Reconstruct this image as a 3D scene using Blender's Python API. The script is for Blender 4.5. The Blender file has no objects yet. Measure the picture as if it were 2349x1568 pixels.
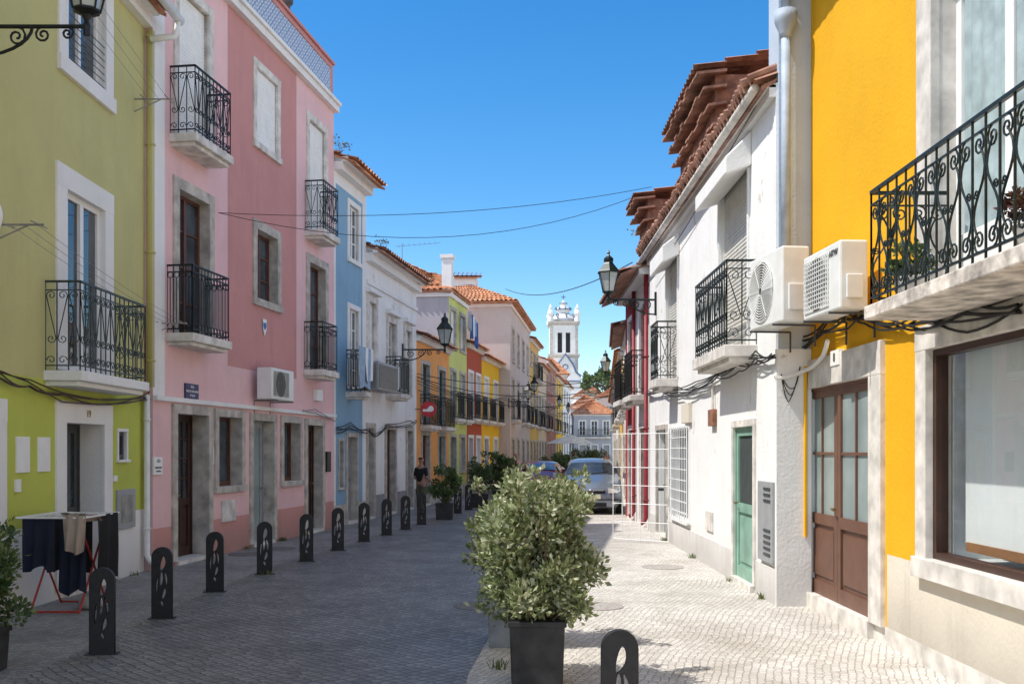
import bpy, math, random, bmesh
from mathutils import Vector, Matrix
random.seed(7)
F0,HZ,CH,CX=2284.,1030.,1.8,1174.5
def kx(px): return (px-CX)/F0
def zat(py,d): return CH+(HZ-py)*d/F0
sc=bpy.context.scene
COL=sc.collection
# ------------------------------------------------------------------ materials
MATS={}
def N(t,ty,**k):
    n=t.nodes.new(ty)
    for a,b in k.items(): setattr(n,a,b)
    return n
def newmat(name):
    m=bpy.data.materials.new(name); m.use_nodes=True
    t=m.node_tree; b=t.nodes['Principled BSDF']
    return m,t,b
def rgb(c): return (c[0],c[1],c[2],1)
def ramp(t,src,stops):
    r=N(t,'ShaderNodeValToRGB'); e=r.color_ramp.elements
    while len(e)<len(stops): e.new(.5)
    for i,(p,c) in enumerate(stops): e[i].position=p; e[i].color=rgb(c) if not isinstance(c,float) else (c,c,c,1)
    t.links.new(src,r.inputs[0]); return r
def plain(name,col,rough=.6,metal=0.,var=.18,scale=6.,bump=0.,spec=.4):
    if name in MATS: return MATS[name]
    m,t,b=newmat(name)
    g=N(t,'ShaderNodeNewGeometry'); n=N(t,'ShaderNodeTexNoise'); n.inputs['Scale'].default_value=scale; n.inputs['Detail'].default_value=5
    t.links.new(g.outputs['Position'],n.inputs['Vector'])
    r=ramp(t,n.outputs['Fac'],[(.3,tuple(c*(1-var) for c in col)),(.7,tuple(min(1,c*(1+var)) for c in col))])
    t.links.new(r.outputs[0],b.inputs['Base Color'])
    b.inputs['Roughness'].default_value=rough; b.inputs['Metallic'].default_value=metal
    b.inputs['Specular IOR Level'].default_value=spec
    if bump:
        bp=N(t,'ShaderNodeBump'); bp.inputs['Strength'].default_value=bump; bp.inputs['Distance'].default_value=.02
        t.links.new(n.outputs['Fac'],bp.inputs['Height']); t.links.new(bp.outputs[0],b.inputs['Normal'])
    MATS[name]=m; return m
def stucco(name,col,dirt=.5,grime=(.16,.14,.12),patch=None,patchamt=.0):
    if name in MATS: return MATS[name]
    m,t,b=newmat(name); L=t.links.new
    g=N(t,'ShaderNodeNewGeometry')
    mp=N(t,'ShaderNodeMapping'); mp.inputs['Scale'].default_value=(1.6,1.6,.22); L(g.outputs['Position'],mp.inputs[0])
    n1=N(t,'ShaderNodeTexNoise'); n1.inputs['Scale'].default_value=1.7; n1.inputs['Detail'].default_value=8; n1.inputs['Roughness'].default_value=.65; L(mp.outputs[0],n1.inputs[0])
    n2=N(t,'ShaderNodeTexNoise'); n2.inputs['Scale'].default_value=.9; n2.inputs['Detail'].default_value=9; n2.inputs['Roughness'].default_value=.7; L(g.outputs['Position'],n2.inputs[0])
    n3=N(t,'ShaderNodeTexNoise'); n3.inputs['Scale'].default_value=28; n3.inputs['Detail'].default_value=6; L(g.outputs['Position'],n3.inputs[0])
    r=ramp(t,n2.outputs['Fac'],[(.3,tuple(c*.90 for c in col)),(.72,tuple(min(.9,c*1.05) for c in col))])
    st=ramp(t,n1.outputs['Fac'],[(.53,0.),(.80,1.)])
    mu=N(t,'ShaderNodeMath',operation='MULTIPLY'); mu.inputs[1].default_value=dirt*.7; L(st.outputs[0],mu.inputs[0])
    mx=N(t,'ShaderNodeMixRGB'); L(mu.outputs[0],mx.inputs[0]); L(r.outputs[0],mx.inputs[1]); mx.inputs[2].default_value=rgb([ (a*.4+c*.4) for a,c in zip(grime,col)])
    sp=N(t,'ShaderNodeSeparateXYZ'); L(g.outputs['Position'],sp.inputs[0])
    a=N(t,'ShaderNodeMath',operation='MULTIPLY_ADD'); L(n2.outputs['Fac'],a.inputs[0]); a.inputs[1].default_value=-1.1; L(sp.outputs[2],a.inputs[2])
    mr=N(t,'ShaderNodeMapRange'); L(a.outputs[0],mr.inputs[0]); mr.inputs[1].default_value=-.45; mr.inputs[2].default_value=.15; mr.inputs[3].default_value=.55*dirt+.05; mr.inputs[4].default_value=0
    m2=N(t,'ShaderNodeMixRGB'); L(mr.outputs[0],m2.inputs[0]); L(mx.outputs[0],m2.inputs[1]); m2.inputs[2].default_value=rgb(grime)
    last=m2
    if patch:
        n4=N(t,'ShaderNodeTexNoise'); n4.inputs['Scale'].default_value=1.3; n4.inputs['Detail'].default_value=12; n4.inputs['Roughness'].default_value=.75; L(g.outputs['Position'],n4.inputs[0])
        pr=ramp(t,n4.outputs['Fac'],[(.60-patchamt,0.),(.608-patchamt,1.)])
        m3=N(t,'ShaderNodeMixRGB'); L(pr.outputs[0],m3.inputs[0]); L(m2.outputs[0],m3.inputs[1]); m3.inputs[2].default_value=rgb(patch); last=m3
    L(last.outputs[0],b.inputs['Base Color'])
    b.inputs['Roughness'].default_value=.85; b.inputs['Specular IOR Level'].default_value=.25
    ad=N(t,'ShaderNodeMath',operation='MULTIPLY_ADD'); L(n2.outputs['Fac'],ad.inputs[0]); ad.inputs[1].default_value=2.; L(n3.outputs['Fac'],ad.inputs[2])
    bp=N(t,'ShaderNodeBump'); bp.inputs['Strength'].default_value=.4; bp.inputs['Distance'].default_value=.012; L(ad.outputs[0],bp.inputs['Height']); L(bp.outputs[0],b.inputs['Normal'])
    MATS[name]=m; return m
def glassmat(name,col=(.03,.04,.05),rough=.06,light=None):
    if name in MATS: return MATS[name]
    m,t,b=newmat(name); L=t.links.new
    g=N(t,'ShaderNodeNewGeometry'); n=N(t,'ShaderNodeTexNoise'); n.inputs['Scale'].default_value=1.7; n.inputs['Detail'].default_value=3; L(g.outputs['Position'],n.inputs[0])
    c2=light or tuple(c*2.5 for c in col)
    r=ramp(t,n.outputs['Fac'],[(.4,col),(.65,c2)]); L(r.outputs[0],b.inputs['Base Color'])
    b.inputs['Roughness'].default_value=rough; b.inputs['Specular IOR Level'].default_value=.9
    bp=N(t,'ShaderNodeBump'); bp.inputs['Strength'].default_value=.06; bp.inputs['Distance'].default_value=.05; L(n.outputs['Fac'],bp.inputs['Height']); L(bp.outputs[0],b.inputs['Normal'])
    MATS[name]=m; return m
def clearglass():
    if 'clear' in MATS: return MATS['clear']
    m,t,b=newmat('shop_glass'); L=t.links.new; t.nodes.remove(b)
    o=t.nodes['Material Output']; tr=N(t,'ShaderNodeBsdfTransparent'); gl=N(t,'ShaderNodeBsdfGlossy'); gl.inputs['Roughness'].default_value=.02
    mx=N(t,'ShaderNodeMixShader'); mx.inputs[0].default_value=.18; tr.inputs[0].default_value=(.95,.97,.97,1)
    L(tr.outputs[0],mx.inputs[1]); L(gl.outputs[0],mx.inputs[2]); L(mx.outputs[0],o.inputs[0]); MATS['clear']=m; return m
def cobble(name,c1,c2,joint,scale,rot,rough,bs=.6):
    m,t,b=newmat(name); L=t.links.new
    g=N(t,'ShaderNodeNewGeometry'); nz=N(t,'ShaderNodeTexNoise'); nz.inputs['Scale'].default_value=.5; nz.inputs['Detail'].default_value=1; L(g.outputs['Position'],nz.inputs[0])
    mp=N(t,'ShaderNodeMapping'); mp.inputs['Rotation'].default_value=(0,0,rot); L(g.outputs['Position'],mp.inputs[0])
    av=N(t,'ShaderNodeVectorMath',operation='MULTIPLY_ADD'); L(nz.outputs['Color'],av.inputs[0]); av.inputs[1].default_value=(.35,.35,0); L(mp.outputs[0],av.inputs[2])
    v=N(t,'ShaderNodeTexVoronoi',feature='F1'); v.inputs['Scale'].default_value=scale; v.inputs['Randomness'].default_value=.36; L(av.outputs[0],v.inputs['Vector'])
    e=N(t,'ShaderNodeTexVoronoi',feature='DISTANCE_TO_EDGE'); e.inputs['Scale'].default_value=scale; e.inputs['Randomness'].default_value=.36; L(av.outputs[0],e.inputs['Vector'])
    sp=N(t,'ShaderNodeSeparateColor'); L(v.outputs['Color'],sp.inputs[0])
    cr=ramp(t,sp.outputs[0],[(0.,c1),(1.,c2)])
    er=ramp(t,e.outputs['Distance'],[(.01,0.),(.12,1.)])
    mx=N(t,'ShaderNodeMixRGB'); L(er.outputs[0],mx.inputs[0]); mx.inputs[1].default_value=rgb(joint); L(cr.outputs[0],mx.inputs[2])
    n2=N(t,'ShaderNodeTexNoise'); n2.inputs['Scale'].default_value=.8; n2.inputs['Detail'].default_value=10; n2.inputs['Roughness'].default_value=.72; L(g.outputs['Position'],n2.inputs[0])
    r2=ramp(t,n2.outputs['Fac'],[(.34,(.64,.61,.57)),(.60,(1.,1.,1.))])
    m2=N(t,'ShaderNodeMixRGB',blend_type='MULTIPLY'); m2.inputs[0].default_value=.9; L(mx.outputs[0],m2.inputs[1]); L(r2.outputs[0],m2.inputs[2])
    L(m2.outputs[0],b.inputs['Base Color']); b.inputs['Specular IOR Level'].default_value=.5
    rr=N(t,'ShaderNodeMapRange'); L(n2.outputs['Fac'],rr.inputs[0]); rr.inputs[1].default_value=.3; rr.inputs[2].default_value=.7; rr.inputs[3].default_value=rough+.2; rr.inputs[4].default_value=rough; L(rr.outputs[0],b.inputs['Roughness'])
    ad=N(t,'ShaderNodeMath',operation='MULTIPLY_ADD'); L(sp.outputs[1],ad.inputs[0]); ad.inputs[1].default_value=.5; L(er.outputs[0],ad.inputs[2])
    a2=N(t,'ShaderNodeMath',operation='MULTIPLY_ADD'); L(n2.outputs['Fac'],a2.inputs[0]); a2.inputs[1].default_value=1.5; L(ad.outputs[0],a2.inputs[2])
    bp=N(t,'ShaderNodeBump'); bp.inputs['Strength'].default_value=bs; bp.inputs['Distance'].default_value=.010; L(a2.outputs[0],bp.inputs['Height']); L(bp.outputs[0],b.inputs['Normal'])
    return m
def tilemat(name,c1,c2):
    if name in MATS: return MATS[name]
    m,t,b=newmat(name); L=t.links.new
    g=N(t,'ShaderNodeNewGeometry'); v=N(t,'ShaderNodeTexVoronoi'); v.inputs['Scale'].default_value=4.5; L(g.outputs['Position'],v.inputs['Vector'])
    sp=N(t,'ShaderNodeSeparateColor'); L(v.outputs['Color'],sp.inputs[0])
    n=N(t,'ShaderNodeTexNoise'); n.inputs['Scale'].default_value=3; n.inputs['Detail'].default_value=9; n.inputs['Roughness'].default_value=.7; L(g.outputs['Position'],n.inputs[0])
    r=ramp(t,sp.outputs[0],[(0.,c1),(1.,c2)]); r2=ramp(t,n.outputs['Fac'],[(.38,(.40,.37,.35)),(.6,(1.,1.,1.))])
    mx=N(t,'ShaderNodeMixRGB',blend_type='MULTIPLY'); mx.inputs[0].default_value=.8; L(r.outputs[0],mx.inputs[1]); L(r2.outputs[0],mx.inputs[2])
    L(mx.outputs[0],b.inputs['Base Color']); b.inputs['Roughness'].default_value=.9
    MATS[name]=m; return m
def leafmat(name,c1,c2,c3):
    if name in MATS: return MATS[name]
    m,t,b=newmat(name); L=t.links.new
    g=N(t,'ShaderNodeNewGeometry'); r=ramp(t,g.outputs['Random Per Island'],[(0.,c1),(.6,c2),(1.,c3)])
    L(r.outputs[0],b.inputs['Base Color']); b.inputs['Roughness'].default_value=.42; b.inputs['Specular IOR Level'].default_value=.5
    tr=N(t,'ShaderNodeBsdfTranslucent'); L(r.outputs[0],tr.inputs[0]); mx=N(t,'ShaderNodeMixShader'); mx.inputs[0].default_value=.25
    L(b.outputs[0],mx.inputs[1]); L(tr.outputs[0],mx.inputs[2]); L(mx.outputs[0],t.nodes['Material Output'].inputs[0])
    MATS[name]=m; return m
def azulejo():
    m,t,b=newmat('azulejo_panel'); L=t.links.new
    g=N(t,'ShaderNodeNewGeometry'); sp=N(t,'ShaderNodeSeparateXYZ'); L(g.outputs['Position'],sp.inputs[0])
    def fn(op,a,bv):
        x=N(t,'ShaderNodeMath',operation=op)
        for i,q in enumerate((a,bv)):
            if q is None: continue
            if isinstance(q,(int,float)): x.inputs[i].default_value=q
            else: L(q,x.inputs[i])
        return x.outputs[0]
    s=fn('ADD',sp.outputs[1],sp.outputs[2]); d=fn('SUBTRACT',sp.outputs[1],sp.outputs[2])
    a=fn('ABSOLUTE',fn('SINE',fn('MULTIPLY',s,15.),None),None); c=fn('ABSOLUTE',fn('SINE',fn('MULTIPLY',d,15.),None),None)
    mn=fn('MINIMUM',a,c); k=fn('LESS_THAN',mn,.38)
    k2=fn('GREATER_THAN',fn('MULTIPLY',a,c),.8); kk=fn('MAXIMUM',k,k2)
    mx=N(t,'ShaderNodeMixRGB'); L(kk,mx.inputs[0]); mx.inputs[1].default_value=(.66,.68,.70,1); mx.inputs[2].default_value=(.25,.29,.40,1)
    L(mx.outputs[0],b.inputs['Base Color']); b.inputs['Roughness'].default_value=.25
    return m

WHITE=plain('white_paint',(.83,.83,.81),.55,var=.05)
WHITE2=stucco('white_render',(.86,.845,.82),.5,patch=(.62,.58,.53),patchamt=-.02)
WHITEL=stucco('white_trim',(.83,.82,.80),.35)
STONE=plain('limestone',(.47,.43,.38),.85,var=.32,scale=5,bump=.4)
STONEL=plain('pale_limestone',(.64,.60,.55),.85,var=.26,scale=5,bump=.5)
STONEG=plain('grey_stone',(.30,.29,.27),.85,var=.3,scale=5,bump=.4)
BLACK=plain('black_iron',(.014,.015,.016),.45,.2,var=.3,scale=30)
GREENIRON=plain('green_black_iron',(.010,.020,.018),.4,.1,var=.4,scale=30)
GREYIRON=plain('grey_green_iron',(.045,.06,.055),.5,.1,var=.3,scale=30)
BROWN=plain('brown_wood',(.12,.045,.028),.5,var=.2,scale=4)
BROWN2=plain('brown_door_paint',(.15,.072,.046),.45,var=.14,scale=5)
DKWOOD=plain('dark_wood',(.05,.022,.016),.5,var=.3,scale=5)
GREYP=plain('grey_paint',(.33,.34,.35),.5,var=.1)
DKGREY=plain('dark_grey',(.06,.065,.07),.45,var=.2)
GLASS=glassmat('window_glass')
GLASSB=glassmat('frosted_glass',(.22,.28,.28),.3,(.33,.40,.39))
GLASSC=glassmat('curtained_glass',(.05,.05,.05),.08,(.42,.43,.42))
SHUT=plain('shutter_white',(.83,.83,.82),.5,var=.05)
SHUTB=plain('shutter_cream',(.68,.66,.60),.5,var=.1)
PIPEW=plain('pipe_white',(.78,.78,.76),.45,var=.08)
TILE=tilemat('roof_tile',(.50,.20,.10),(.70,.34,.18))
TILED=tilemat('roof_tile_weathered',(.32,.16,.11),(.50,.27,.19))
CABLE=plain('cable_black',(.02,.02,.02),.6)
CABLEG=plain('cable_grey',(.25,.24,.23),.6)
RUST=plain('rusty_wood',(.28,.13,.08),.8,var=.45,scale=8,bump=.4)

# ------------------------------------------------------------------ mesh builder
def thing(name,loc,label,cat,group=None,rz=0):
    o=bpy.data.objects.new(name,None); o.empty_display_size=.3; o.location=loc; o.rotation_euler=(0,0,rz)
    COL.objects.link(o); o['label']=label; o['category']=cat
    if group: o['group']=group
    return o
LOCALROOT=set()
def top(o):
    while o.parent: o=o.parent
    return o
class MB:
    def __init__(s): s.v=[];s.f=[];s.m=[]
    def add(s,vs,fs,mi=0):
        b=len(s.v); s.v+= [Vector(x) for x in vs]
        for f in fs: s.f.append([b+i for i in f]); s.m.append(mi)
    def quad(s,a,b,c,d,mi=0): s.add([a,b,c,d],[(0,1,2,3)],mi)
    def tri(s,a,b,c,mi=0): s.add([a,b,c],[(0,1,2)],mi)
    def b8(s,p,mi=0): s.add(p,[(0,3,2,1),(4,5,6,7),(0,1,5,4),(1,2,6,5),(2,3,7,6),(3,0,4,7)],mi)
    def fb(s,f,u0,u1,z0,z1,o0,o1,mi=0):
        s.b8([f.w(u0,z0,o0),f.w(u1,z0,o0),f.w(u1,z0,o1),f.w(u0,z0,o1),f.w(u0,z1,o0),f.w(u1,z1,o0),f.w(u1,z1,o1),f.w(u0,z1,o1)],mi)
    def ab(s,x0,x1,y0,y1,z0,z1,mi=0):
        s.b8([(x0,y0,z0),(x1,y0,z0),(x1,y1,z0),(x0,y1,z0),(x0,y0,z1),(x1,y0,z1),(x1,y1,z1),(x0,y1,z1)],mi)
    def tube(s,pts,r,n=5,mi=0,caps=True):
        pts=[Vector(p) for p in pts]; rs=r if isinstance(r,(list,tuple)) else [r]*len(pts)
        b=len(s.v); prev=None
        for i,p in enumerate(pts):
            d=(pts[min(i+1,len(pts)-1)]-pts[max(i-1,0)])
            if d.length<1e-9: d=Vector((0,0,1))
            d.normalize()
            if prev is None:
                a=Vector((0,0,1)) if abs(d.z)<.9 else Vector((1,0,0)); x=d.cross(a).normalized()
            else:
                x=prev-d*prev.dot(d)
                if x.length<1e-6: x=d.orthogonal()
                x.normalize()
            prev=x; y=d.cross(x)
            for j in range(n):
                a=2*math.pi*(j+.5)/n; s.v.append(p+(x*math.cos(a)+y*math.sin(a))*rs[i])
        for i in range(len(pts)-1):
            for j in range(n):
                j2=(j+1)%n; s.f.append([b+i*n+j,b+i*n+j2,b+(i+1)*n+j2,b+(i+1)*n+j]); s.m.append(mi)
        if caps:
            s.f.append([b+j for j in range(n)][::-1]); s.m.append(mi)
            e=b+(len(pts)-1)*n; s.f.append([e+j for j in range(n)]); s.m.append(mi)
    def lathe(s,c,prof,n=12,mi=0,a0=0):
        c=Vector(c); b=len(s.v)
        for r,z in prof:
            for j in range(n):
                a=2*math.pi*j/n+a0; s.v.append(c+Vector((r*math.cos(a),r*math.sin(a),z)))
        for i in range(len(prof)-1):
            for j in range(n):
                j2=(j+1)%n; s.f.append([b+i*n+j,b+i*n+j2,b+(i+1)*n+j2,b+(i+1)*n+j]); s.m.append(mi)
        s.f.append([b+j for j in range(n)][::-1]); s.m.append(mi)
        e=b+(len(prof)-1)*n; s.f.append([e+j for j in range(n)]); s.m.append(mi)
    def corr(s,A,B,C,D,wl=.22,amp=.035,row=.42,mi=0,per=6):
        A,B,C,D=map(Vector,(A,B,C,D)); L=max((B-A).length,(C-D).length); W=(D-A).length
        nc=max(2,int(L/wl*per)); nr=max(1,int(W/row)); n=(B-A).cross(D-A).normalized()
        if n.z<0: n=-n
        for j in range(nr):
            base=len(s.v)
            for jj,lift in ((j,.05),(j+1,.0)):
                t=jj/nr; P=A.lerp(D,t); Q=B.lerp(C,t)
                for i in range(nc+1):
                    x=i/nc; s.v.append(P.lerp(Q,x)+n*(amp*math.sin(2*math.pi*x*L/wl)+lift))
            for i in range(nc): s.f.append([base+i,base+i+1,base+nc+1+i+1,base+nc+1+i]); s.m.append(mi)
    def obj(s,name,mats,parent=None,smooth=False,label=None,cat=None,group=None,recalc=True,bevel=0):
        if not isinstance(mats,(list,tuple)): mats=[mats]
        me=bpy.data.meshes.new(name)
        if parent is None:
            xs=[v.x for v in s.v]; ys=[v.y for v in s.v]; zs=[v.z for v in s.v]
            org=Vector(((min(xs)+max(xs))/2,(min(ys)+max(ys))/2,min(zs)))
        else:
            tp=top(parent); org=Vector((0,0,0)) if tp.name in LOCALROOT else Vector(tp.location)
        me.from_pydata([v-org for v in s.v],[],s.f)
        for m in mats: me.materials.append(m)
        if len(mats)>1: me.polygons.foreach_set('material_index',s.m)
        if smooth: me.polygons.foreach_set('use_smooth',[True]*len(s.f))
        if recalc:
            bm=bmesh.new(); bm.from_mesh(me); bmesh.ops.recalc_face_normals(bm,faces=bm.faces); bm.to_mesh(me); bm.free()
        me.update()
        o=bpy.data.objects.new(name,me); COL.objects.link(o)
        if parent is None: o.location=org
        else: o.parent=parent
        if bevel:
            bv=o.modifiers.new('b','BEVEL'); bv.width=bevel; bv.segments=2; bv.limit_method='ANGLE'
        if label: o['label']=label
        if cat: o['category']=cat
        if group: o['group']=group
        return o
def dup(root,loc,rz=None,label=None,scale=None):
    def rec(o,par):
        c=o.copy(); COL.objects.link(c); c.parent=par
        for ch in o.children: rec(ch,c)
        return c
    c=rec(root,None); c.location=loc
    if rz is not None: c.rotation_euler=(0,0,rz)
    if scale: c.scale=scale if isinstance(scale,tuple) else (scale,)*3
    if label: c['label']=label
    return c
def eval_mesh(o,name,mats,parent,keep_local=None):
    dg=bpy.context.evaluated_depsgraph_get(); dg.update()
    me=bpy.data.meshes.new_from_object(o.evaluated_get(dg)); me.name=name
    me.materials.clear()
    for m in mats: me.materials.append(m)
    n=bpy.data.objects.new(name,me); COL.objects.link(n)
    if parent: n.parent=parent
    bpy.data.objects.remove(o)
    return n
def text(s,size,mat,parent,pos,xdir,updir=(0,0,1),name='lettering',ext=.003):
    cu=bpy.data.curves.new('t','FONT'); cu.body=s; cu.size=size; cu.extrude=ext; cu.align_x='CENTER'; cu.align_y='CENTER'; cu.resolution_u=3
    o=bpy.data.objects.new('t',cu); COL.objects.link(o)
    n=eval_mesh(o,name,[mat],parent)
    x=Vector(xdir).normalized(); y=Vector(updir).normalized(); z=x.cross(y)
    tp=top(parent); org=Vector((0,0,0)) if tp.name in LOCALROOT else Vector(tp.location)
    M=Matrix((x,y,z)).transposed().to_4x4(); M.translation=Vector(pos)-org
    n.data.transform(M); return n
# ------------------------------------------------------------------ facades
class Fac:
    def __init__(s,p0,p1,side):
        s.p=Vector(p0); s.q=Vector(p1); d=s.q-s.p; s.L=d.length; s.d=d/s.L; s.side=side
        s.n=Vector((s.d.y,-s.d.x)) if side=='L' else Vector((-s.d.y,s.d.x))
        s.x3=Vector((-s.n.x,-s.n.y,0)).cross(Vector((0,0,1)))
    def w(s,u,z,o=0):
        v=s.p+s.d*u+s.n*o; return Vector((v.x,v.y,z))
    def u(s,px,o=0):
        k=kx(px); P=s.p+s.n*o; return (k*P.y-P.x)/(s.d.x-k*s.d.y)
    def uu(s,a,b,o=0): return sorted((s.u(a,o),s.u(b,o)))
    def z(s,px,py,o=0): return zat(py,s.w(s.u(px,o),0,o).y)
def bu(f,near,far,off): return f.u(near,0),f.u(far,off)
class House:
    def __init__(s,label,f,H,mat,side=None,cat='house',depth=8):
        s.f=f;s.H=H;s.mat=mat;s.side=side or mat;s.op=[];s.zones=[];s.depth=depth
        c=f.w(f.L/2,0,-.5); s.root=thing('house',c,label,cat)
    def zone(s,u0,u1,z0,z1,mat): s.zones.append((u0,u1,z0,z1,mat))
    def finish(s,roof='gable',ov=.35,rise=1.7,tile=None,corn=WHITEL,rev=.2,revmat=None,ch=.2,co=None,ends=True):
        f,H=s.f,s.H; mats=[s.mat]+[z[4] for z in s.zones]+[revmat or STONE,s.side]
        us={0,f.L}; zs={0,H}
        for o in s.op: us|={o[0],o[1]}; zs|={o[2],o[3]}
        for z in s.zones: us|={max(0,z[0]),min(f.L,z[1])}; zs|={max(0,z[2]),min(H,z[3])}
        us=sorted(us); zs=sorted(zs); b=MB()
        for i in range(len(us)-1):
            if us[i+1]-us[i]<1e-5: continue
            for j in range(len(zs)-1):
                cu=(us[i]+us[i+1])/2; cz=(zs[j]+zs[j+1])/2
                if any(o[0]<cu<o[1] and o[2]<cz<o[3] for o in s.op): continue
                mi=0
                for k,z in enumerate(s.zones):
                    if z[0]<cu<z[1] and z[2]<cz<z[3]: mi=k+1
                b.quad(f.w(us[i],zs[j]),f.w(us[i+1],zs[j]),f.w(us[i+1],zs[j+1]),f.w(us[i],zs[j+1]),mi)
        rm=len(mats)-2; sm=len(mats)-1
        for o in s.op:
            r=o[4]+.05
            for (a,c) in (((o[0],o[2]),(o[0],o[3])),((o[0],o[3]),(o[1],o[3])),((o[1],o[3]),(o[1],o[2])),((o[1],o[2]),(o[0],o[2]))):
                b.quad(f.w(a[0],a[1]),f.w(c[0],c[1]),f.w(c[0],c[1],-r),f.w(a[0],a[1],-r),rm)
        D=s.depth
        for u in (0,f.L): b.quad(f.w(u,0),f.w(u,H),f.w(u,H,-D),f.w(u,0,-D),sm)
        b.quad(f.w(0,0,-D),f.w(f.L,0,-D),f.w(f.L,H,-D),f.w(0,H,-D),sm)
        if roof=='flat': b.quad(f.w(0,H),f.w(f.L,H),f.w(f.L,H,-D),f.w(0,H,-D),sm)
        elif roof=='gable':
            for u in (0,f.L): b.tri(f.w(u,H),f.w(u,H+rise,-D/2),f.w(u,H,-D),sm)
        b.obj('wall',mats,s.root,recalc=False)
        tile=tile or TILE
        if roof=='gable':
            r=MB(); sl=rise/(D/2); ze=H+.06-sl*ov
            r.corr(f.w(-.02,ze,ov),f.w(f.L+.02,ze,ov),f.w(f.L+.02,H+.06+rise,-D/2),f.w(-.02,H+.06+rise,-D/2))
            r.corr(f.w(-.02,H+.06,-D),f.w(f.L+.02,H+.06,-D),f.w(f.L+.02,H+.06+rise,-D/2),f.w(-.02,H+.06+rise,-D/2),per=4)
            r.b8([f.w(0,ze-.06,ov-.05),f.w(f.L,ze-.06,ov-.05),f.w(f.L,H+rise,-D/2),f.w(0,H+rise,-D/2),
                  f.w(0,ze-.01,ov-.05),f.w(f.L,ze-.01,ov-.05),f.w(f.L,H+.05+rise,-D/2),f.w(0,H+.05+rise,-D/2)])
            ro=r.obj('roof',[tile],s.root)
            c=MB(); c.fb(f,.003,f.L-.003,H-ch-.02,H-.04,-.02,ov*.35); c.fb(f,.003,f.L-.003,H-ch*.45,H-.03,-.02,ov*.6)
            c.obj('cornice',[corn],s.root)
        elif roof=='hip':
            r=MB(); z0=H+.03; a=[f.w(-ov,z0,ov),f.w(f.L+ov,z0,ov),f.w(f.L+ov,z0,-D),f.w(-ov,z0,-D)]
            m=min(f.L/2-.2,D/2); R0=f.w(m,z0+rise,-D/2); R1=f.w(f.L-m,z0+rise,-D/2)
            r.corr(a[0],a[1],R1,R0); r.corr(a[3],a[0],R0,R0+Vector((.01,0,0))); r.corr(a[1],a[2],R1,R1+Vector((.01,0,0))); r.corr(a[2],a[3],R0,R1)
            r.b8([x-Vector((0,0,.06)) for x in a]+[x-Vector((0,0,.01)) for x in a])
            r.obj('roof',[tile],s.root)
            c=MB(); c.fb(f,-.05,f.L+.05,H-.2,H-.04,-D,.08); c.obj('cornice',[corn],s.root)
        return s.root
def window(h,u0,u1,z0,z1,fm=WHITE,gm=GLASS,sm=STONE,sw=.13,sp=.035,rev=.17,cols=2,rows=2,sill=True,kind='window',shut=0,shm=SHUT,surr_bottom=True,ft=.055,label=None):
    f=h.f; u0,u1=sorted((u0,u1)); h.op.append((u0,u1,z0,z1,rev)); b=MB(); a,c=-rev,-rev+.045
    b.fb(f,u0,u0+ft,z0,z1,a,c); b.fb(f,u1-ft,u1,z0,z1,a,c); b.fb(f,u0+ft,u1-ft,z1-ft,z1,a,c); b.fb(f,u0+ft,u1-ft,z0,z0+ft*1.4,a,c)
    for i in range(1,cols):
        x=u0+(u1-u0)*i/cols; t=ft*.7 if (cols%2==0 and i==cols//2) else ft*.3; b.fb(f,x-t,x+t,z0+ft*1.4,z1-ft,a+.002,c+.008)
    for j in range(1,rows):
        z=z0+(z1-z0)*j/rows; b.fb(f,u0+ft,u1-ft,z-ft*.25,z+ft*.25,a+.004,c-.006)
    win=b.obj(kind,[fm],h.root,label=label)
    g=MB(); o=-rev+.012; g.quad(f.w(u0+.01,z0+.01,o),f.w(u1-.01,z0+.01,o),f.w(u1-.01,z1-.01,o),f.w(u0+.01,z1-.01,o)); g.obj('pane',[gm],win)
    if shut:
        s=MB(); zb=z1-(z1-z0)*shut; n=max(4,int((z1-zb)/.055)); o1=-rev+.06
        for i in range(n):
            za=zb+(z1-zb)*i/n; zc=zb+(z1-zb)*(i+1)/n; zm=(za+zc)/2
            for (p,q,op,oq) in ((za,zm,o1,o1+.014),(zm,zc-.006,o1+.014,o1+.010),(zc-.006,zc,o1+.01,o1)):
                s.quad(f.w(u0+.005,p,op),f.w(u1-.005,p,op),f.w(u1-.005,q,oq),f.w(u0+.005,q,oq))
        s.obj('roller_shutter',[shm],win)
    if sm: surround(h,win,u0,u1,z0,z1,sm,sw,sp,sill and kind=='window')
    return win
def surround(h,par,u0,u1,z0,z1,sm,sw=.13,sp=.035,sill=True):
    f=h.f; s=MB(); e=.006
    s.fb(f,u0-sw,u0+e,z0,z1,-.02,sp); s.fb(f,u1-e,u1+sw,z0,z1,-.02,sp); s.fb(f,u0-sw-.003,u1+sw+.003,z1-e,z1+sw,-.02,sp+.003)
    if sill: s.fb(f,u0-sw-.02,u1+sw+.02,z0-sw*.8,z0+e,-.02,sp+.03)
    return s.obj('surround',[sm],par,bevel=.006)
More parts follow.
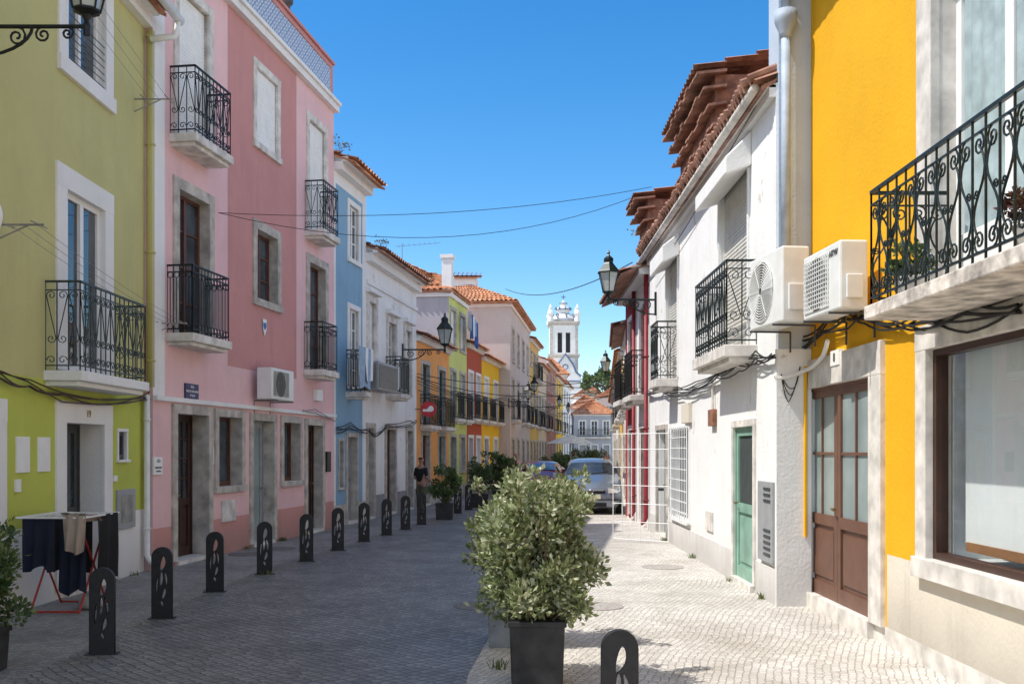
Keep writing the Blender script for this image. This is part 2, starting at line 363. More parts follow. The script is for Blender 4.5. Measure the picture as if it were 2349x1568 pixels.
def door(h,u0,u1,z0,z1,m=BROWN,gm=None,sm=STONE,sw=.13,sp=.035,rev=.2,leaves=1,glassfrac=0,grid=(2,3),label=None,hm=None,side=0):
    f=h.f; u0,u1=sorted((u0,u1)); h.op.append((u0,u1,z0,z1,rev)); b=MB(); a=-rev; t=.04
    ft=.04; b.fb(f,u0,u0+ft,z0,z1,a,a+t+.015); b.fb(f,u1-ft,u1,z0,z1,a,a+t+.015); b.fb(f,u0+ft,u1-ft,z1-ft,z1,a,a+t+.015)
    w=(u1-u0-2*ft)/leaves; gl=MB()
    for i in range(leaves):
        x0=u0+ft+w*i+.004; x1=u0+ft+w*(i+1)-.004; st=min(.1,w*.18)
        zg=z0+(z1-z0)*(1-glassfrac) if glassfrac else z1-ft
        b.fb(f,x0,x0+st,z0,z1-ft,a,a+t); b.fb(f,x1-st,x1,z0,z1-ft,a,a+t)
        b.fb(f,x0+st,x1-st,z0,z0+.16,a,a+t); b.fb(f,x0+st,x1-st,z1-ft-st*.8,z1-ft,a,a+t)
        zt=(zg if glassfrac else z0+(z1-z0)*.45)
        b.fb(f,x0+st,x1-st,zt-.09,zt+.03,a,a+t)
        b.fb(f,x0+st,x1-st,z0+.16,zt-.09,a,a+.012); b.fb(f,x0+st+.05,x1-st-.05,z0+.22,zt-.15,a+.01,a+.03)
        if glassfrac:
            gl.quad(f.w(x0+st,zt+.03,a+.015),f.w(x1-st,zt+.03,a+.015),f.w(x1-st,z1-ft-.05,a+.015),f.w(x0+st,z1-ft-.05,a+.015))
            for c in range(1,grid[0]):
                x=x0+st+(x1-x0-2*st)*c/grid[0]; b.fb(f,x-.015,x+.015,zt+.03,z1-ft-.05,a,a+t-.004)
            for r in range(1,grid[1]):
                z=zt+.03+(z1-zt-.1)*r/grid[1]; b.fb(f,x0+st,x1-st,z-.015,z+.015,a,a+t-.006)
        else:
            b.fb(f,x0+st,x1-st,zt+.03,z1-ft-st*.8,a,a+.012); b.fb(f,x0+st+.05,x1-st-.05,zt+.1,z1-ft-st*.8-.06,a+.01,a+.03)
    d=b.obj('door',[m],h.root,label=label)
    if glassfrac: gl.obj('pane',[gm or GLASS],d)
    hb=MB(); um=(u0+u1)/2 if leaves==2 else (u0+ft+.09 if side else u1-ft-.09); um+=.05 if leaves==2 else 0
    hb.tube([f.w(um,z0+1.0,a+t),f.w(um,z0+1.0,a+t+.05)],.012,6); hb.tube([f.w(um-.02,z0+1.0,a+t+.055),f.w(um+.1*(1 if side else -1),z0+.99,a+t+.055)],.011,6)
    hb.obj('handle',[hm or MATS['brass']],d)
    if sm: surround(h,d,u0,u1,z0,z1,sm,sw,sp,False)
    st=MB(); st.fb(f,u0-.01,u1+.01,0,z0+.003,-rev,.06); st.obj('doorstep',[STONEL],d)
    return d
MATS['brass']=plain('brass_x',(.35,.27,.12),.35,.9)
def spiral(c,X,Z,R,turns,a0,sg,n):
    out=[]
    for i in range(n+1):
        t=i/n; a=a0+sg*turns*2*math.pi*t; r=R*(1-.82*t); out.append(c+X*(r*math.cos(a))+Z*(r*math.sin(a)))
    return out
def rail_panel(b,A,B,z0,z1,pitch,r,style):
    A=Vector((A[0],A[1],0)); B=Vector((B[0],B[1],0)); X=(B-A); L=X.length
    if L<.02: return
    X/=L; Z=Vector((0,0,1)); n=max(1,round(L/pitch)); g=L/n; hh=z1-z0
    b.tube([A+Z*z1,B+Z*z1],r*2.1,4); b.tube([A+Z*(z0+.06),B+Z*(z0+.06)],r*1.3,4); b.tube([A+Z*(z1-.1),B+Z*(z1-.1)],r*1.1,4)
    for i in range(n+1):
        p=A+X*(g*i); b.tube([p+Z*z0,p+Z*z1],r,4)
        if i==n: break
        c=p+X*(g/2); R=g*.42; sg=1 if i%2 else -1
        if style=='scroll':
            up=spiral(c+Z*(z1-.1-R*1.1),X,Z,R,1.2,math.pi*(0 if sg>0 else 1),sg,9)
            dn=spiral(c+Z*(z0+.06+hh*.3),X,Z,R,1.2,math.pi*(1 if sg>0 else 0),sg,9)
            b.tube(up[::-1]+dn,r*.8,4,caps=False)
            dn2=spiral(c+Z*(z0+.06+R*1.1),X,Z,R,1.1,math.pi*(0 if sg>0 else 1),sg,8); b.tube(dn2,r*.8,4,caps=False)
        elif style=='ring':
            for zc in (z1-.1-R*1.1,z0+.06+R*1.1):
                b.tube([c+Z*zc+X*(R*math.cos(a*math.pi/5))+Z*(R*math.sin(a*math.pi/5)) for a in range(11)],r*.8,4,caps=False)
            b.tube([c+Z*(z0+.06+2.2*R),c+Z*(z1-.1-2.2*R)],r*.8,4)
        elif style=='big':
            q=hh-.16; zm=z0+.06+q*.5
            b.tube([c+X*(R*math.sin(2*math.pi*t/12*1.0)*sg)+Z*(z0+.06+q*(.1+.8*t/12)) for t in range(13)],r*.9,5,caps=False)
            b.tube(spiral(c+Z*(z1-.1-R*1.0),X,Z,R*1.0,1.5,math.pi*(.5),sg,14),r*.8,5,caps=False)
            b.tube(spiral(c+Z*(z0+.06+R*1.0),X,Z,R*1.0,1.5,math.pi*(1.5),sg,14),r*.8,5,caps=False)
            b.tube(spiral(c+Z*zm+X*(R*.5*sg),X,Z,R*.45,1.4,0,-sg,10),r*.7,4,caps=False)
def balcony(h,u0,u1,zs,th,off,rh,sm=STONEL,rm=BLACK,style='scroll',pitch=.115,r=.0075,lip=True):
    f=h.f; u0,u1=sorted((u0,u1)); b=MB(); b.fb(f,u0,u1,zs,zs+th,-.02,off)
    if lip: b.fb(f,u0+.05,u1-.05,zs-.06,zs+.002,-.02,off-.07)
    s=b.obj('balcony',[sm],h.root,bevel=.012)
    m=MB(); z0=zs+th; i=.045
    P=[f.w(u0+i,0,0),f.w(u0+i,0,off-i),f.w(u1-i,0,off-i),f.w(u1-i,0,0)]
    for k in range(3): rail_panel(m,P[k],P[k+1],z0,z0+rh,pitch,r,style)
    m.obj('railing',[rm],s); return s
def fbox(h,name,u0,u1,z0,z1,o0,o1,m,bevel=0,label=None):
    b=MB(); u0,u1=sorted((u0,u1)); b.fb(h.f,u0,u1,z0,z1,o0,o1); return b.obj(name,[m],h.root,bevel=bevel,label=label)
def pipe(h,u,z0,z1,o,r,m,name='drainpipe',bottom=True):
    b=MB(); f=h.f; pts=[f.w(u,z1,o)]+[f.w(u,z0+.12,o)]
    if bottom: pts+= [f.w(u,z0+.04,o+.05),f.w(u,z0,o+.12)]
    b.tube(pts,r,10); z=z0+.5
    while z<z1: b.tube([f.w(u,z,o),f.w(u,z+.03,o)],r*1.25,10); z+=1.6
    return b.obj(name,[m],h.root,smooth=True)
def tufts(seed,pts,n,hgt,m,label):
    rnd=random.Random(seed); b=MB()
    for p in pts:
        for i in range(n):
            q=Vector(p)+Vector((rnd.gauss(0,.04),rnd.gauss(0,.06),0)); a=rnd.random()*6.28; l=hgt*rnd.uniform(.4,1); d=Vector((math.cos(a),math.sin(a),0)); s=d.cross(Vector((0,0,1)))*.006
            b.add([q-s,q+s,q+d*l*.3+Vector((0,0,l*.7))+s*.6,q+d*l*.6+Vector((0,0,l))],[(0,1,2,3)])
    o=b.obj('grass_tuft',[m],None,label=label,cat='grass',recalc=False); o['kind']='stuff'; return o

# ================================================================== GROUND
COB1=cobble('limestone_setts',(.55,.52,.47),(.72,.685,.63),(.37,.34,.30),16.,.35,.62,.6)
COB2=cobble('street_setts',(.175,.175,.18),(.29,.285,.28),(.10,.096,.09),11.,.78,.36,.85)
COB3=cobble('side_setts',(.26,.25,.235),(.38,.365,.345),(.16,.15,.135),15.,.2,.5,.6)
def sheet(name,pts,z,m):
    b=MB(); b.add([(x,y,z) for x,y in pts],[tuple(range(len(pts)))]); o=b.obj(name,[m],None,recalc=False); o['kind']='structure'; o['label']=name.replace('_',' ')+' of small stone setts'; o['category']='ground'; return o
sheet('ground',[(-350,-60),(350,-60),(350,520),(-350,520)],0,COB1)
LW=lambda d: -5.45 if d<14.75 else (-5.32+.1528*(d-14.75) if d<46 else (.15*d-7.5 if d<57 else -5.42+.113*d))
rl=[(-3.75,-20),(-3.85,8),(-3.85,12)]+[(LW(d)+1.55,d) for d in (15,20,25,30,38,46,57,80,100)]
rr=[(6.9+3,100),(5.2+2.3,80),(4.6,57),(3.3,46),(2.3,36),(1.75,28),(1.3,22),(.55,16),(-.1,11),(-.35,8),(-.6,-20)]
sheet('road',rl+rr,.004,COB2)
sheet('pavement',[(-6,-20),(-6,14)]+[(LW(d)-.3,d) for d in (15,20,25,30,38,46,57,80,100)]+rl[::-1],.003,COB3)

# ================================================================== LEFT HOUSES
fG=Fac((-5.45,1.0),(-5.45,14.75),'L')
OLIVE=stucco('olive_render',(.56,.525,.235),.35); LIME=stucco('lime_render',(.53,.58,.11),.45)
G=House('olive green rendered house with white window surrounds and iron balcony',fG,8.35,OLIVE,depth=9)
G.zone(0,fG.L,0,2.62,LIME); G.zone(0,fG.L,0,.92,WHITEL)
a,b_=fG.uu(152,240); window(G,a,b_,6.55,8.0,WHITE,GLASS,WHITEL,.24,.03,.14,2,1)
wb=MB()
for i in range(7): wb.tube([fG.w(a,6.62+i*.09,.0),fG.w(b_,6.62+i*.09,.0)],.006,4)
wb.obj('window_bars',[DKGREY],G.root)
a,b_=fG.uu(150,238); window(G,a,b_,2.76,4.98,WHITE,glassmat('door_glass_reflecting',(.02,.025,.03),.03,(.07,.08,.09)),WHITEL,.27,.03,.10,2,1,kind='balcony_door',ft=.07)
balcony(G,*bu(fG,100,343,.45),2.6,.12,.45,1.04,WHITEL,GREYIRON,'scroll',.145,.0085)
a,b_=fG.uu(148,236); door(G,a,b_,.1,2.13,DKGREY,GLASS,WHITEL,.26,.03,.36,2,.55,(1,1),label='dark grey metal and glass front door',hm=plain('steel',(.5,.5,.5),.3,.9))
text('19',.13,plain('number_ochre',(.35,.25,.1)),G.root,fG.w(fG.u(197),2.25,.04),fG.x3)
for (p,q) in ((35,65),(85,112)): fbox(G,'meter_door',fG.u(p),fG.u(q),1.54,1.94,-.01,.02,WHITE,.005)
fbox(G,'socket_box',fG.u(32),fG.u(43),1.33,1.47,-.01,.03,WHITE,.005); fbox(G,'socket_box',fG.u(257),fG.u(265),1.36,1.44,-.01,.03,WHITE,.005)
a,b_=fG.uu(270,289); window(G,a,b_,1.65,2.05,DKGREY,GLASS,WHITEL,.04,.02,.08,1,1)
fbox(G,'meter_box',fG.u(265),fG.u(305),.69,1.24,-.01,.04,GREYP,.008); fbox(G,'meter_box_panel',fG.u(272),fG.u(298),.78,1.16,.03,.05,STONEG,.004)
for y0 in (3.4,7.2):
    window(G,y0-1,y0+.1,6.55,8.0,WHITE,GLASS,WHITEL,.24,.03,.2,2,1); window(G,y0-1,y0+.1,3.6,4.98,WHITE,GLASSC,WHITEL,.24,.03,.2,2,1)
a=fG.u(-30); door(G,a-.9,a+.12,.1,2.1,DKGREY,GLASS,WHITEL,.24,.03,.28,1)
pipe(G,fG.u(345,.08),2.6,8.0,.08,.06,stucco('pipe_olive',(.50,.46,.17),.2),bottom=False); pipe(G,fG.u(337,.08),.12,2.6,.08,.045,PIPEW)
G.finish('gable',.38,1.8,corn=WHITEL,ch=.3,revmat=WHITEL)
gb=MB(); gb.tube([fG.w(0,8.22,.47),fG.w(fG.L+.2,8.22,.47)],.07,10); gb.tube([fG.w(fG.L+.1,8.2,.47),fG.w(fG.L+.1,7.95,.42),fG.w(fG.L-.05,7.85,.1)],.05,10); gb.obj('gutter',[PIPEW],G.root,smooth=True)
# --- pink
fP=Fac((-5.32,14.75),(-4.09,22.85),'L')
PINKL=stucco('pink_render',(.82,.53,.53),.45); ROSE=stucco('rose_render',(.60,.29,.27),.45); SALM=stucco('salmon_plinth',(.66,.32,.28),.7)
P=House('pink three storey house with iron balconies and tiled parapet',fP,9.6,PINKL,depth=9)
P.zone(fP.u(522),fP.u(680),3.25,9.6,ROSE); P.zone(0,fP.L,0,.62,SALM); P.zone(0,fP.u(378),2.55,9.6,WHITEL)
def bay(px0,px1): return fP.uu(px0,px1)
a,b_=bay(408,478); window(P,a,b_,6.66,9.0,WHITE,GLASS,STONEL,.15,.03,.14,2,1,kind='balcony_door',shut=.97)
balcony(P,*bu(fP,387,537,.45),6.50,.13,.45,1.03,STONEL,BLACK,'scroll',.12,.009)
window(P,a,b_,3.58,5.86,BROWN,GLASS,STONE,.17,.035,.2,2,4,kind='balcony_door'); balcony(P,*bu(fP,380,533,.45),3.44,.13,.45,1.03,STONEL,BLACK,'ring',.11,.009)
a,b_=bay(587,635); window(P,a,b_,7.5,8.9,WHITE,GLASS,STONEL,.14,.03,.1,2,1,shut=.97); window(P,a,b_,4.6,5.9,BROWN,GLASS,STONE,.16,.035,.2,2,3)
a,b_=bay(708,745); window(P,a,b_,6.45,8.85,WHITE,GLASS,STONEL,.15,.03,.12,2,1,kind='balcony_door',shut=.97); balcony(P,*bu(fP,698,781,.45),6.30,.13,.45,1.03,STONEL,GREENIRON,'scroll',.13,.009)
window(P,a,b_,3.5,5.8,BROWN,GLASS,STONE,.17,.035,.2,2,4,kind='balcony_door'); balcony(P,*bu(fP,696,779,.45),3.35,.13,.45,1.0,STONEL,BLACK,'ring',.13,.009)
a,b_=bay(403,476); door(P,a,b_,.06,2.36,DKWOOD,GLASS,STONE,.14,.04,.32,2,.6,(2,4),label='dark wood and glass front door')
a,b_=bay(498,552); window(P,a,b_,1.16,2.36,BROWN,GLASS,STONE,.13,.04,.24,1,1)
a,b_=bay(578,626); door(P,a,b_,.06,2.34,GREYP,GLASSB,STONE,.13,.04,.24,1,.9,(1,1),label='pale frosted glass door')
a,b_=bay(648,686); window(P,a,b_,1.16,2.34,BROWN,GLASS,STONE,.13,.04,.22,1,1)
a,b_=bay(703,738); door(P,a,b_,.06,2.32,DKWOOD,GLASS,STONE,.13,.04,.24,1)
fbox(P,'string_course',.003,fP.L-.003,2.53,2.6,-.01,.07,WHITEL)
fbox(P,'utility_hatch',fP.u(507),fP.u(538),.55,.92,.0,.03,STONEL,.005)
fbox(P,'doorbell_panel',fP.u(480),fP.u(487),1.55,1.85,.0,.03,WHITE)
fbox(P,'letter_box',fP.u(743),fP.u(752),1.3,1.75,.0,.08,BLACK,.01)
fbox(P,'alarm_box',fP.u(718),fP.u(732),2.85,3.1,.0,.09,WHITE,.01)
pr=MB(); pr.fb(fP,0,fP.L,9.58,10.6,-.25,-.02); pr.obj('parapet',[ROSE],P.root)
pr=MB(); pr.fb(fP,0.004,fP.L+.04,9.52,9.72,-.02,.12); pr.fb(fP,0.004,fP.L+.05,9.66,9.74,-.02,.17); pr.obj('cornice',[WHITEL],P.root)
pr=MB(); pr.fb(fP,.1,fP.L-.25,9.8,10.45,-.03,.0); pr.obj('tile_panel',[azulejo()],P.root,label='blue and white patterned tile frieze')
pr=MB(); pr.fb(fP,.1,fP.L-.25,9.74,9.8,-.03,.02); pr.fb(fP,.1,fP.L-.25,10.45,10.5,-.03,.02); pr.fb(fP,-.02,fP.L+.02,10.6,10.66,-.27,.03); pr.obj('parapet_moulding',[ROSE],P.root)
P.finish('flat',revmat=STONE)
ch=MB(); ch.lathe(fP.w(fP.u(676),10.4,-.2),[(.1,0),(.1,.5),(.16,.55),(.16,.7),(.05,.85)],10); ch.obj('chimney_pot',[DKGREY],P.root)
def wallsign(f,px0,px1,py0,py1,m,label,txts=(),tm=WHITE,name='wall_sign',cat='sign',o=.03):
    u0,u1=f.uu(px0,px1); pm=(px0+px1)/2; z1=f.z(pm,py0); z0=f.z(pm,py1)
    r=thing(name,f.w((u0+u1)/2,z0,o),label,cat); b=MB(); b.fb(f,u0,u1,z0,z1,.0,o); b.obj('plate',[m],r,bevel=.004)
    for (s,size,fz) in txts: text(s,size,tm,r,f.w((u0+u1)/2,z0+(z1-z0)*fz,o+.002),f.x3)
    return r
wallsign(fP,422,452,880,914,plain('sign_navy',(.03,.035,.12),.3),'dark blue enamel street name sign on the pink wall',[('RUA',.055,.78),('VASCO DA GAMA',.052,.48),('Nº 23-29',.045,.2)])
wallsign(fP,349,369,1048,1088,WHITE,'white company plate on the pink wall corner',[('\u2302\u2302',.07,.78),('navecor',.062,.42),('imobiliária',.035,.2)],plain('sign_grey',(.1,.1,.1)))
sh=thing('shield_sign',fP.w(fP.u(605),4.05,.02),'small blue and white shield shaped plaque','sign')
b=MB(); u=fP.u(605); z=4.1; pts=[(-.09,.16),(.09,.16),(.09,-.02),(0,-.16),(-.09,-.02)]
b.add([fP.w(u+x,z+y,.02) for x,y in pts],[(0,1,2,3,4)]); b.obj('plate',[WHITE],sh); b=MB(); b.add([fP.w(u+x*.8,z+.02+y*.45,.024) for x,y in pts],[(0,1,2,3,4)]); b.obj('emblem',[plain('sign_blue',(.05,.2,.5))],sh)
# --- blue
fB=Fac((-4.09,22.88),(-3.71,25.3),'L')
BLUE=stucco('blue_render',(.25,.42,.57),.5)
B=House('narrow blue rendered house with white trim and tiled roof',fB,8.55,BLUE,WHITEL,depth=9)
B.zone(fB.L-.3,fB.L,0,8.5,WHITEL); B.zone(0,fB.L,7.95,8.55,WHITEL); B.zone(0,.12,.5,8.5,WHITEL); B.zone(0,fB.L,0,.5,STONE)
a,b_=fB.uu(800,822); window(B,a,b_,6.4,7.7,WHITE,GLASS,WHITEL,.12,.03,.10,2,3); window(B,a,b_,3.25,5.2,WHITE,GLASS,WHITEL,.12,.03,.10,2,4,kind='balcony_door')
balcony(B,*bu(fB,793,853,.5),3.05,.12,.5,1.0,STONEL,GREYIRON,'ring',.12,.009)
a,b_=fB.uu(796,818); door(B,a,b_,.06,2.1,GREYP,GLASS,STONE,.1,.03,.2,1)
a,b_=fB.uu(777,786); window(B,a,b_,.9,2.0,DKGREY,GLASS,STONE,.06,.03,.15,1,1)
B.finish('gable',.55,1.6,ch=.3)
# --- white left
fW=Fac((-3.71,25.3),(-2.93,30.5),'L')
WL=House('old white rendered house with mouldings and red tiled eaves',fW,6.95,WHITE2,WHITEL,depth=9)
WL.zone(0,fW.L,0,.6,plain('grey_plinth',(.3,.3,.3),.8))
for (p,q,z0,z1,sh_) in ((844,860,4.15,5.6,.95),(889,906,3.35,5.3,.0),(928,941,3.35,5.3,.4)):
    a,b_=fW.uu(p,q); window(WL,a,b_,z0,z1,WHITE,GLASS,STONEL,.14,.05,.14,2,3,shut=sh_,kind='window' if sh_>.9 else 'balcony_door')
    fbox(WL,'window_hood',a-.22,b_+.22,z1+.2,z1+.32,-.01,.16,WHITEL,.01)
fbox(WL,'string_course',.003,fW.L-.003,6.02,6.12,-.01,.06,WHITEL)
balcony(WL,*bu(fW,884,942,.45),3.2,.12,.45,1.0,STONEL,GREENIRON,'ring',.12,.009)
for (p,q) in ((843,856),(885,905),(933,945)):
    a,b_=fW.uu(p,q); door(WL,a,b_,.06,2.35,[BROWN,GREYP,DKWOOD][random.randrange(3)],GLASS,STONE,.13,.04,.2,2,.5,(1,2))
WL.finish('gable',.5,1.4,tile=TILED,ch=.35)
# --- generic houses
def simple(label,p0,p1,side,H,m,bays=2,floors=((3.0,4.9),),plinth=STONE,roof='gable',balc=(),fm=WHITE,sm=STONE,rise=1.4,ov=.35,tile=None,corn=WHITEL,ground=True,depth=8,sidem=None,rm=BLACK,cat='house'):
    f=Fac(p0,p1,side); h=House(label,f,H,m,sidem,depth=depth,cat=cat)
    if plinth: h.zone(0,f.L,0,.5,plinth)
    bw=f.L/bays
    for i in range(bays):
        c=bw*(i+.5)+random.uniform(-.12,.12); w=min(.5,bw*.27); e=min(.26,max(.08,bw/2-w-.22))
        if ground:
            if (i+bays)%2==0: door(h,c-w,c+w,.06,2.25,random.choice([BROWN,DKWOOD,GREYP,plain('green_door',(.05,.14,.1))]),GLASS,sm,.12,.03,.18,1)
            else: window(h,c-w,c+w,1.0,2.25,fm,GLASS,sm,.12,.03,.18,2,2)
        for k,(z0,z1) in enumerate(floors):
            bc=(k in balc) and (bays<3 or (i+k)%3!=1); window(h,c-w,c+w,z0 if bc or k not in balc else z0+.7,z1,fm,random.choice([GLASS,GLASSC]),sm,.12,.03,.14,2,3,kind='balcony_door' if bc else 'window',shut=random.choice([0,0,0,.5,.9]))
            if bc: balcony(h,c-w-e,c+w+e,z0-.12,.12,.34,.95,STONEL,rm,'ring',.14,.009)
    h.finish(roof,ov,rise,tile=tile,corn=corn,revmat=sm); return h
def LP(d): return (.15*d-7.51,d)
ORANGE=stucco('orange_render',(.85,.38,.12),.35); GRN2=stucco('pale_green_render',(.64,.69,.22),.35); RED=stucco('brick_red_render',(.48,.10,.05),.3)
YEL=stucco('yellow_render',(.88,.54,.03),.25); BEIGE=stucco('beige_render',(.60,.52,.48),.8); OCH=stucco('ochre_render',(.72,.46,.13),.4); RB=stucco('red_brown_render',(.44,.20,.14),.4); GREYR=stucco('grey_render',(.46,.45,.48),.5)
simple('low orange house with tiled eaves and tall balcony door',LP(30.5),LP(35.2),'L',5.35,ORANGE,2,((2.55,4.5),),balc=(0,),fm=plain('green_frame',(.08,.13,.11)),tile=TILED)
g2=simple('tall pale green house with white parapet and grey side wall',LP(35.2),LP(38.4),'L',7.4,GRN2,2,((2.9,4.6),(5.5,6.8)),balc=(0,),sidem=GREYR,roof='hip',rise=1.9,ov=.15)
pb=MB(); f=g2.f; pb.fb(f,-.05,.30,7.3,8.55,-.25,.1); pb.fb(f,-.10,.35,8.55,8.68,-.30,.15); pb.fb(f,.30,.7,7.3,8.0,-.15,.05); pb.obj('chimney',[WHITEL],g2.root)
simple('brick red house with white trim',LP(38.4),LP(41.6),'L',5.95,RED,2,((3.0,4.8),),balc=(0,),sm=WHITEL,sidem=WHITEL)
simple('bright yellow house with white trim',LP(41.6),LP(46.1),'L',5.75,YEL,2,((3.0,4.8),),balc=(0,),sm=WHITEL)
bg=simple('large beige house with hipped tiled roof',(-.09,46.1),(1.0,56.8),'L',8.6,BEIGE,4,((3.2,5.1),(6.0,7.5)),balc=(0,),roof='hip',rise=2.2,ov=.35,depth=9,tile=TILE)
dm=MB(); dm.ab(-2.9,-1.7,48.4,50.0,8.9,10.15); dm.obj('dormer',[WHITEL],bg.root); dm=MB(); dm.corr((-3.1,48.2,10.15),(-1.5,48.2,10.15),(-1.5,50.2,10.7),(-3.1,50.2,10.7)); dm.b8([(-3.1,48.25,10.1),(-1.5,48.25,10.1),(-1.5,50.1,10.5),(-3.1,50.1,10.5),(-3.1,48.25,10.15),(-1.5,48.25,10.15),(-1.5,50.1,10.55),(-3.1,50.1,10.55)]); dm.obj('dormer_roof',[TILE],bg.root)
LP2=lambda d:(-5.42+.113*d,d)
simple('ochre house with balconies',LP2(56.9),LP2(62.7),'L',8.2,OCH,3,((3.2,5.1),(6.0,7.5)),balc=(0,1),sidem=WHITEL)
simple('cream house with balconies',LP2(62.7),LP2(69),'L',7.2,stucco('cream_render',(.75,.65,.45),.3),3,((3.2,5.1),),balc=(0,))
simple('red brown house with iron balconies',LP2(69),LP2(78.6),'L',8.0,RB,3,((3.2,5.1),(6.0,7.3)),balc=(0,),sidem=BEIGE)
simple('yellow house at the far bend',LP2(78.6),LP2(88),'L',7.6,YEL,3,((3.2,5.1),(5.9,7.1)),balc=(0,))
simple('white house at the far end',LP2(88),LP2(100),'L',7.9,WHITE2,3,((3.2,5.1),(5.9,7.1)),balc=(0,))
simple('red house set behind with tiled roof',(-4.5,52),(-4.0,60),'L',11.0,RED,3,((8.6,10.2),),ground=False,rise=1.8)
# ================================================================== RIGHT HOUSES
fY=Fac((3.44,1.0),(3.44,11.75),'R')
YR=stucco('strong_yellow_render',(.82,.42,.012),.3,grime=(.4,.3,.1)); PL=stucco('sandy_plinth',(.74,.67,.56),.7)
Y=House('deep yellow house with shop window and ornate balcony',fY,7.35,YR,depth=8)
Y.zone(0,fY.u(2035),0,.84,PL); Y.zone(0,fY.L,0,.17,STONEL)
a=fY.u(2003,0); b_=fY.u(1862,-.1); dr=door(Y,a,b_,.16,2.5,BROWN2,GLASSB,STONEL,.31,.05,.07,2,.62,(2,2),label='brown double door with frosted panes')
wallsign(fY,1918,1938,803,838,WHITE,'small white and blue house number tile over the brown door',[('8',.13,.5)],plain('sign_black',(.05,.03,.02)),name='house_number',o=.065)
cd=MB(); cd.tube([(3.36,11.40,.8),(3.36,11.40,2.75)],.02,6); cd.obj('conduit',[YR],Y.root)
u1,u0=fY.u(2135),fY.u(2349)-1.3
Y.op.append((u0,u1,.90,2.62,.12))
b=MB(); ft=.06
b.fb(fY,u0,u1,.90,.90+ft,-.12,-.02); b.fb(fY,u0,u1,2.62-ft,2.62,-.12,-.02); b.fb(fY,u0,u0+ft,.90+ft,2.62-ft,-.12,-.02); b.fb(fY,u1-ft,u1,.90+ft,2.62-ft,-.12,-.02)
sw=b.obj('shop_window',[plain('bronze_frame',(.05,.022,.014),.4)],Y.root)
b=MB(); b.quad(fY.w(u0+.02,.92,-.07),fY.w(u1-.02,.92,-.07),fY.w(u1-.02,2.6,-.07),fY.w(u0+.02,2.6,-.07)); b.obj('pane',[clearglass()],sw)
surround(Y,sw,u0,u1,.90,2.62,STONEL,.2,.05,True)
b=MB(); b.quad(fY.w(u0,.9,-1.0),fY.w(u1,.9,-1.0),fY.w(u1,2.7,-1.0),fY.w(u0,2.7,-1.0)); b.quad(fY.w(u0,.9,-.18),fY.w(u1,.9,-.18),fY.w(u1,.9,-1.0),fY.w(u0,.9,-1.0)); b.quad(fY.w(u1,.9,-.18),fY.w(u1,2.7,-.18),fY.w(u1,2.7,-1.0),fY.w(u1,.9,-1.0)); b.obj('shop_interior',[plain('interior_white',(.75,.77,.77),.7)],sw)
b=MB(); b.quad(fY.w(u0+.1,1.06,-.16),fY.w(u1-.28,1.06,-.16),fY.w(u1-.28,2.6,-.16),fY.w(u0+.1,2.6,-.16)); b.obj('roller_blind',[plain('blind_white',(.82,.85,.85),.7,var=.03)],sw)
b=MB(); b.fb(fY,u0+.1,u1-.33,1.0,1.07,-.18,-.14); b.obj('blind_rail',[plain('wood_rail',(.35,.17,.07),.5)],sw)
a=fY.u(2150); c=a-1.75
window(Y,c,a,2.97,5.75,WHITE,glassmat('curtain_window',(.28,.34,.35),.12,(.50,.56,.56)),STONEL,.28,.06,.2,2,1,kind='balcony_door',ft=.09)
cf=MB()
for s0,s1 in ((c+.12,c+.8),(c+.98,a-.1)):
    n=40
    for i in range(n):
        x0=s0+(s1-s0)*i/n;x1=s0+(s1-s0)*(i+1)/n; o=lambda t:-.170+.014*math.sin(t*45+2*math.sin(t*9))
        cf.quad(fY.w(x0,3.5,o(x0)),fY.w(x1,3.5,o(x1)),fY.w(x1,5.6,o(x1)),fY.w(x0,5.6,o(x0)))
cf.obj('curtain',[plain('curtain_cloth',(.34,.42,.43),.28,var=.25)],Y.root,smooth=True,recalc=False)
b=MB(); b.fb(fY,c+.1,a-.1,3.06,3.5,-.19,-.13); b.obj('door_panel',[WHITE],Y.root)
u1=fY.u(1981,.65); u0=u1-3.2
s=balcony(Y,u0,u1,2.82,.11,.65,.89,plain('worn_slab_stone',(.58,.52,.46),.9,var=.55,scale=7,bump=1.),GREENIRON,'big',.17,.009,lip=False)
window(Y,.8,2.0,3.8,5.6,WHITE,GLASS,STONEL,.2,.05,.2,2,2)
Y.finish('gable',.45,1.6,tile=TILED,ch=.25,revmat=STONEL)
b=MB(); b.ab(3.07,3.46,11.46,11.9,2.95,8.2); b.obj('pilaster',[stucco('pale_blue_render',(.50,.58,.68),.5)],Y.root)
b=MB(); b.ab(3.035,3.435,11.42,11.497,0,2.95); b.obj('pilaster_base',[WHITE2],Y.root)
b=MB(); b.tube([(3.13,11.38,3.9),(3.13,11.38,6.55)],.052,12); b.lathe((3.13,11.38,6.5),[(.06,0),(.07,.05),(.12,.16),(.13,.2),(.13,.3),(.10,.3)],14); b.tube([(3.13,11.38,6.7),(3.12,11.36,7.3),(3.0,11.3,7.5)],.05,8); b.obj('drainpipe',[plain('pipe_blue',(.38,.45,.54),.6)],Y.root,smooth=True)
